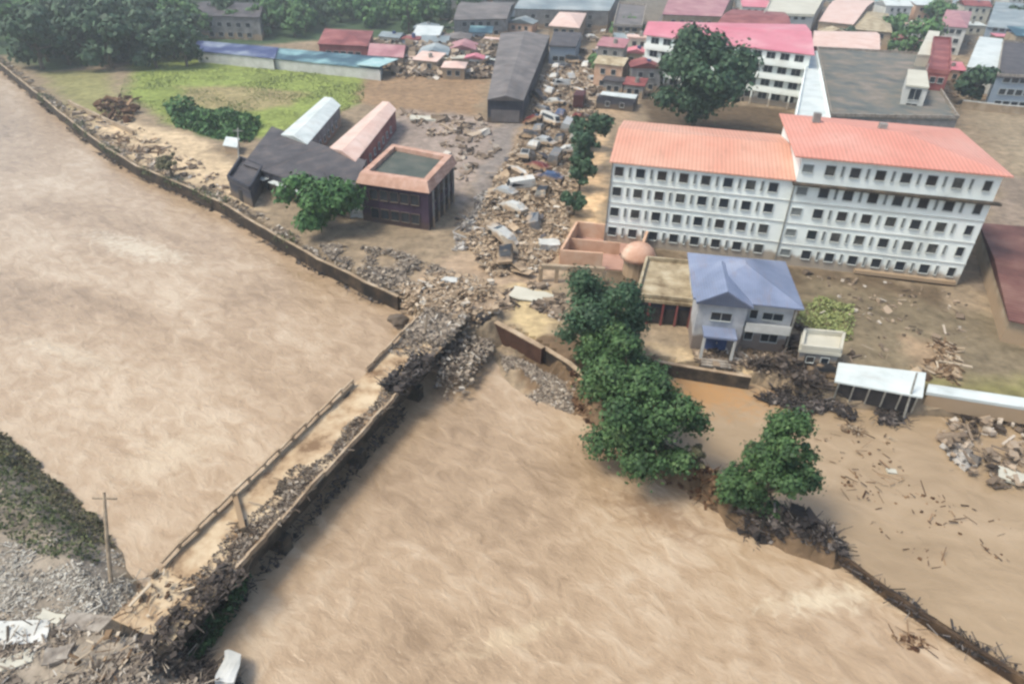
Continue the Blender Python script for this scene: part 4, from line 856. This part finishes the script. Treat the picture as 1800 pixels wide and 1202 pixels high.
for i,(mt,lb) in enumerate((('tan','muddy torn roofing sheets strewn over the debris street'),('concrete_mud','pale torn metal sheets strewn over the debris street'),('slate','dark torn metal sheets strewn over the debris street'))):
    tag(mbs[i].build('torn_sheets',M[mt]),lb,'debris',kind='stuff')
def pole(px,py,z,h,lean,r,mat,label,arm=True):
    if len(lean)==3: q_=P(lean[0],lean[1],z+h)-P(px,py,z);lean=(q_.x,q_.y)
    else: q_=None
    root=empty('utility_pole',at(px,py,z));tag(root,label,'pole');t=Vector((lean[0],lean[1],h));MB().tube([(0,0,-.5),t*.5,t],[r*1.2,r,r*.8],8).build('shaft',M[mat],root)
    if arm: MB().bar(t*.93+Vector((-.9,0,0)),t*.93+Vector((.9,0,0)),.12).build('crossarm',M[mat],root)
pole(192,1015,2.2,5.2,(183,865,0),.14,'pole','pale wooden utility pole on the lower left gravel bank')
pole(1588,738,.6,5.0,(1612,655,0),.12,'metal','grey metal pole leaning at the right end of the white shelter',False)
pole(420,300,2,6.5,(418,225,0),.12,'metal','thin pale pole at the left end of the charcoal workshop')
pole(347,94,2,6.5,(-.5,0),.15,'metal','thin white pole at the left end of the navy roof')
pole(1082,300,2,7,(.3,0),.12,'metal','thin grey pole left of the long building',True)
pole(745,610,2.0,4.2,(.5,.2),.1,'pole','short broken pole rising from the rubble at the far bridge end',False)
# foam patch: broken standing wave
# ------------------------------------------------------------ cars
def make_car(name,pm,kind):
    root=empty(name,(0,0,0))
    if kind=='van': prof=[(-2.2,.35),(2.2,.35),(2.25,.9),(2.0,1.15),(1.55,1.95),(-2.15,2.0),(-2.25,1.0)];wd=1.75;gx=[(1.95,1.2),(1.55,1.85)]
    else: prof=[(-2.2,.35),(2.2,.35),(2.28,.72),(1.3,.92),(.65,1.42),(-1.1,1.45),(-1.75,1.0),(-2.25,.92)];wd=1.7
    mb=MB();n=len(prof)
    for s in(-1,1):
        for x,z in prof: mb.v.append((x,s*(wd/2)*(1 if z<1.05 else .82),z))
    mb.f.append(tuple(range(n-1,-1,-1)));mb.f.append(tuple(range(n,2*n)));mb.f+=[(i,(i+1)%n,(i+1)%n+n,i+n) for i in range(n)]
    mb.build('body',pm,root)
    gl=MB()
    if kind=='van':
        gl.poly([(2.03,-.62,1.2),(2.03,.62,1.2),(1.6,.6,1.88),(1.6,-.6,1.88)],[(0,1,2,3)]);sw=[(-1.9,1.6,1.2,1.75)]
    else:
        gl.poly([(1.33,-.62,.96),(1.33,.62,.96),(.72,.58,1.38),(.72,-.58,1.38)],[(0,1,2,3)]);sw=[(-1.3,.6,1.0,1.33)]
    gl.build('windscreen',M['glass'],root,fix=False)
    for s in(-1,1):
        g2=MB();x0,x1,z0,z1=sw[0];y=wd/2*.93*s;y2=wd/2*.84*s
        g2.poly([(x0,y,z0),(x1,y,z0),(x1-.4,y2,z1),(x0+.3,y2,z1)],[(0,1,2,3)]);g2.build('side_window',M['glass'],root,fix=False)
    for x in(-1.4,1.4):
        for s in(-1,1):
            MB().tube([(x,s*wd*.40,.33),(x,s*wd*.52,.33)],[.34,.34],10).build('wheel',M['tyre'],root)
    return root
cols={'white':S(225,225,222),'grey':S(130,130,132),'black':(.02,.02,.022),'blue':S(70,90,130),'red':S(120,40,38),'silver':S(185,188,190)}
rc=random.Random(17)
carpx=[]
streets=[(938,262,'lower'),(925,285,'lower'),(905,310,'lower'),(948,232,'middle'),(930,245,'middle'),(965,218,'middle'),(985,205,'middle'),(955,200,'middle'),(975,185,'middle'),(995,228,'middle'),(940,215,'middle'),(1000,190,'middle'),(965,165,'upper'),(985,155,'upper'),(1003,140,'upper'),(975,140,'upper'),(992,122,'upper'),(1008,112,'upper'),(1030,118,'upper'),(1050,98,'upper'),(1022,92,'upper'),(1010,250,'middle'),(885,345,'lower'),(945,300,'lower'),(985,250,'middle'),(915,335,'lower'),(1040,70,'upper'),(1062,60,'upper'),(880,420,'lower'),(925,395,'lower'),(955,345,'lower'),(900,372,'lower'),(965,318,'lower'),(975,285,'middle'),(1005,270,'middle'),(958,255,'middle'),(1015,212,'middle'),(945,178,'upper'),(1012,165,'upper'),(978,122,'upper'),(1040,145,'upper'),(1010,75,'upper'),(1075,85,'upper'),(890,455,'lower')]
order=['white','silver','white','grey','black','white','blue','grey','white','silver','red','black','white']
pr={}
stc={}
words=['lying flat','nose up','tipped on its side','slewed across','half buried','shoved askew','jammed in','tilted','stranded']
marks={'lower':['nearest the purple building','level with the purple building','beside the grey road edge','below the white pile','by the lowest street tree','at the lower rubble fan','left of the pale torn sheets','right of the grey road edge','below the lowest street tree','nearest the bridge','above the lower rubble fan','in the centre of the lower street'],
'middle':['beside the dark hall front','in the white pile below the hall','by the narrow street trees','at the left of the white pile','at the right of the white pile','at the centre of the white pile','under the hall corner','next to the maroon truck','left of the upper street tree','between the hall and the street trees','against the narrow street trees'],
'upper':['below the slate blue house','at the top of the street','beside the long hall wall','right of the slate blue house','by the dusty town tree','near the brown grey block','left of the maroon truck','above the white pile','beside the salmon roofed house','by the long hall corner','beside the olive brown shed','in the upper street centre','near the low broken house','right of the upper street','at the far end of the street']}
used_l=set()
for i,(px,py,seg) in enumerate(streets):
    cn=order[i%len(order)];kd='van' if i%4==1 else 'car';key=(cn,kd)
    if key not in pr: pr[key]=make_car('wrecked_'+kd,paint(cn,cols[cn]),kd);o=pr[key]
    else: o=copy_tree(pr[key])
    o.location=Vector(at(px,py,2.15+rc.uniform(0,.7)));wd_=words[i%len(words)];tl={'tipped on its side':1.2,'nose up':0}.get(wd_,rc.uniform(-.2,.2))
    o.rotation_euler=(tl,-.45 if wd_=='nose up' else rc.uniform(-.15,.15),rc.uniform(0,6.28) if i%3 else 1.3);o.scale=(1.15,1.15,1.15)
    for mk in marks[seg]:
        lab='mud stained %s %s %s, %s'%(cn,kd,wd_,mk)
        if (mk,seg) not in used_l: used_l.add((mk,seg));break
    tag(o,lab,kd,'vehicles swept up in the debris street')
o=copy_tree(pr[('black','car')]) if ('black','car') in pr else make_car('parked_car',paint('b',cols['black']),'car')
o.name='parked_car';o.location=at(1452,660,1.9);o.rotation_euler=(0,0,-.2);o.scale=(1,1,1);tag(o,'dark car beside the small pale hut at the left end of the white shelter','car');
if 'group' in o:del o['group']
# maroon truck in the street
t=empty('box_truck',at(1018,188,2),R(80));tag(t,'dark maroon box truck on the right side of the upper street','truck')
MB().box((-1,0,2.2),(5.6,2.5,2.8)).build('cargo_box',mnoise('maroon_paint',[S(70,34,34),S(98,48,46)],.5,.6),t)
MB().prism([(1.9,-1.15),(3.9,-1.15),(3.9,1.15),(1.9,1.15)],.6,2.4).build('cab',M['darkred'],t);MB().box((3.92,0,1.9),(.08,2,.8)).build('windscreen',M['glass'],t)
for x in(-2.8,2.9):
    for s in(-1,1):MB().tube([(x,s*.95,.45),(x,s*1.25,.45)],[.48,.48],12).build('wheel',M['tyre'],t)
# roofless little houses in the ruins
for i,(px,py,w_,lab) in enumerate([(700,118,9,'roofless brown ruin next to the pale cyan roof end'),(735,100,8,'tan ruined house with empty windows among the wreckage'),(770,124,10,'long low ruin with a pale rim beside the muddy plaza'),(800,98,8,'grey ruined house in the middle of the wreckage'),(830,120,9,'brown ruin leaning against the long dark hall'),(845,84,8,'pale ruined house at the upper end of the wreckage'),(760,78,9,'ruined house at the edge of the wood'),(1098,110,8,'beige ruined house between the street and the school'),(1085,160,8,'low broken house just left of the courtyard tree'),(1048,190,9,'olive brown shed beside the maroon truck')]):
    r_=empty('ruined_house',at(px,py),rc.uniform(-.5,.4));tag(r_,lab,'ruin','ruined houses by the street');d_=w_*.8;hh=3.2
    mt=M[['tan','concrete','rubble_brown','grey','darkwall'][i%5]] if i%5!=2 else M['tan']
    for k,(a,b) in enumerate((((0,0),(w_,0)),((w_,0),(w_,d_)),((w_,d_),(0,d_)),((0,d_),(0,0)))):
        hk=hh*rc.uniform(.55,1.1);MB().bar((*a,hk/2-.2),(*b,hk/2-.2),.3,hk).build('wall',mt,r_)
    MB().prism([(0,d_*.5),(w_,d_*.4),(w_,d_),(0,d_)],2.3,2.5).build('roof_slab',M[['salmon','greyroof','cream','slate','whiteroof'][i%5]],r_)
    for k in range(2): window(r_,(w_*(.3+.4*k),-.16,1.3),0,1.0,1.0,'frame','darkgap')
# ------------------------------------------------------------ small houses packing the far town
rt=random.Random(41);zones=[((1070,1135,40,170),'between the upper street and the school',(5,8)),((1180,1450,-12,40),'at the top edge behind the pink school',(9,15)),((1450,1660,-14,95),'behind the flat grey roof',(7,13)),((1660,1830,-14,175),'toward the right edge of the town',(7,12)),((780,1080,-16,62),'around the upper end of the street',(7,13)),((690,870,62,140),'among the brown wreckage',(5,9))]
rcol=[('pinkroof','rose pink'),('salmon','salmon'),('bluegrey','blue grey'),('whiteroof','white'),('darkred','brick red'),('greyroof','grey'),('slate','dark grey'),('cream','cream'),('mauve','mauve'),('teal','teal'),('paleyellow','sand coloured')]
wcol=[('white','white'),('tan','tan'),('grey','grey'),('bluewall','pale blue'),('cream','cream'),('orange','peach')]
seen=set();cnt=0
blocks=FP+[[(P(1215,232,2).x+a,P(1215,232,2).y+b) for a,b in((-11,-10),(11,-10),(11,10),(-11,10))]]
for zi,((x0,x1,y0,y1),where,(sa,sb)) in enumerate(zones):
    got=0
    for _ in range(260):
        if got>=(20 if zi in(2,3,4) else 12):break
        p=P(rt.uniform(x0,x1),rt.uniform(y0,y1),2);w_=rt.uniform(sa,sb);d_=w_*rt.uniform(.7,1.4);a=R(rt.uniform(-22,4))
        cs=[(p.x+math.cos(a)*u*w_/2-math.sin(a)*v*d_/2,p.y+math.sin(a)*u*w_/2+math.cos(a)*v*d_/2) for u,v in((-1,-1),(1,-1),(1,1),(-1,1))]
        r0=max(w_,d_)*.5
        if any(inpoly(p.x,p.y,f) or dseg(p.x,p.y,f)<r0*1.0 for f in blocks):continue
        r_,rn=rt.choice(rcol);wl,wn=rt.choice(wcol);st=rt.choice(['gable','gable','hip','flat','mono']);hh=rt.choice([3.2,3.4,6.2,6.4,9.2]) if zi!=5 else 3.0
        lab='%s house with %s %s roof %s'%(wn,rn,{'gable':'gabled','hip':'hipped','flat':'flat','mono':'lean-to'}[st],where)
        if lab in seen:continue
        seen.add(lab);blocks.append(cs);got+=1
        root=empty('town_house',(cs[0][0],cs[0][1],2),a);tag(root,lab,'house','small houses packing the far town')
        q=[Vector((0,0)),Vector((w_,0)),Vector((w_,d_)),Vector((0,d_))]
        MB().prism(q,-.5,hh).build('wall',M[wl],root);roofmesh(q,hh+.01,st,w_*.16,.4,rt.choice('xy')).build('roof',M[r_],root)
        for kk in range(int(hh/3)): wallwins(root,(0,0,0),(w_,0,0),[1.7+3*kk],max(2,int(w_/3.2)),1.2,1.3)
        if rt.random()<.5: MB().tube([(w_*.6,d_*.4,hh),(w_*.6,d_*.4,hh+1.7)],[.6,.6],10).build('water_tank',M['bluedoor'] if rt.random()<.4 else M['metal'],root)
for i in range(14):
    z_=zones[[0,1,2,3,4,2,3][i%7]];(x0,x1,y0,y1)=z_[0];p=P(rt.uniform(x0,x1),rt.uniform(max(y0,0),y1),2)
    if any(inpoly(p.x,p.y,f) for f in blocks): continue
    o=copy_tree(protos[i%2]);o.name='town_tree';sc_=rt.uniform(.5,.8);o.scale=(sc_,)*3;o.location=p;o['label']='bushy garden tree squeezed between the small houses of the far town';o['group']='garden trees of the far town'
def fin(zones_):
    def f(rng):
        x0,x1,y0,y1=rng.choice(zones_)[0];p=P(rng.uniform(x0,x1),rng.uniform(y0,y1),2);return p.x,p.y,2
    return f
litter('rubble',fin(zones),2200,(.4,1.6),M['rubble_mix'],'clutter and wreckage lying in the lanes of the far town',seed=61,planks=.3)
# ------------------------------------------------------------ haze
hz=MB().box((0,0,0),(7000,7000,66)).build('haze',M['white']);hz.location=(0,100,28);tag(hz,kind='stuff')
hm,ht,hb_=newmat('haze_air');ht.nodes.remove(hb_);pv=ht.nodes.new('ShaderNodeVolumePrincipled');pv.inputs['Color'].default_value=(.84,.89,.95,1);pv.inputs['Density'].default_value=.00055;pv.inputs['Anisotropy'].default_value=.3
ht.links.new(pv.outputs[0],[n for n in ht.nodes if n.type=='OUTPUT_MATERIAL'][0].inputs['Volume']);hz.data.materials[0]=hm
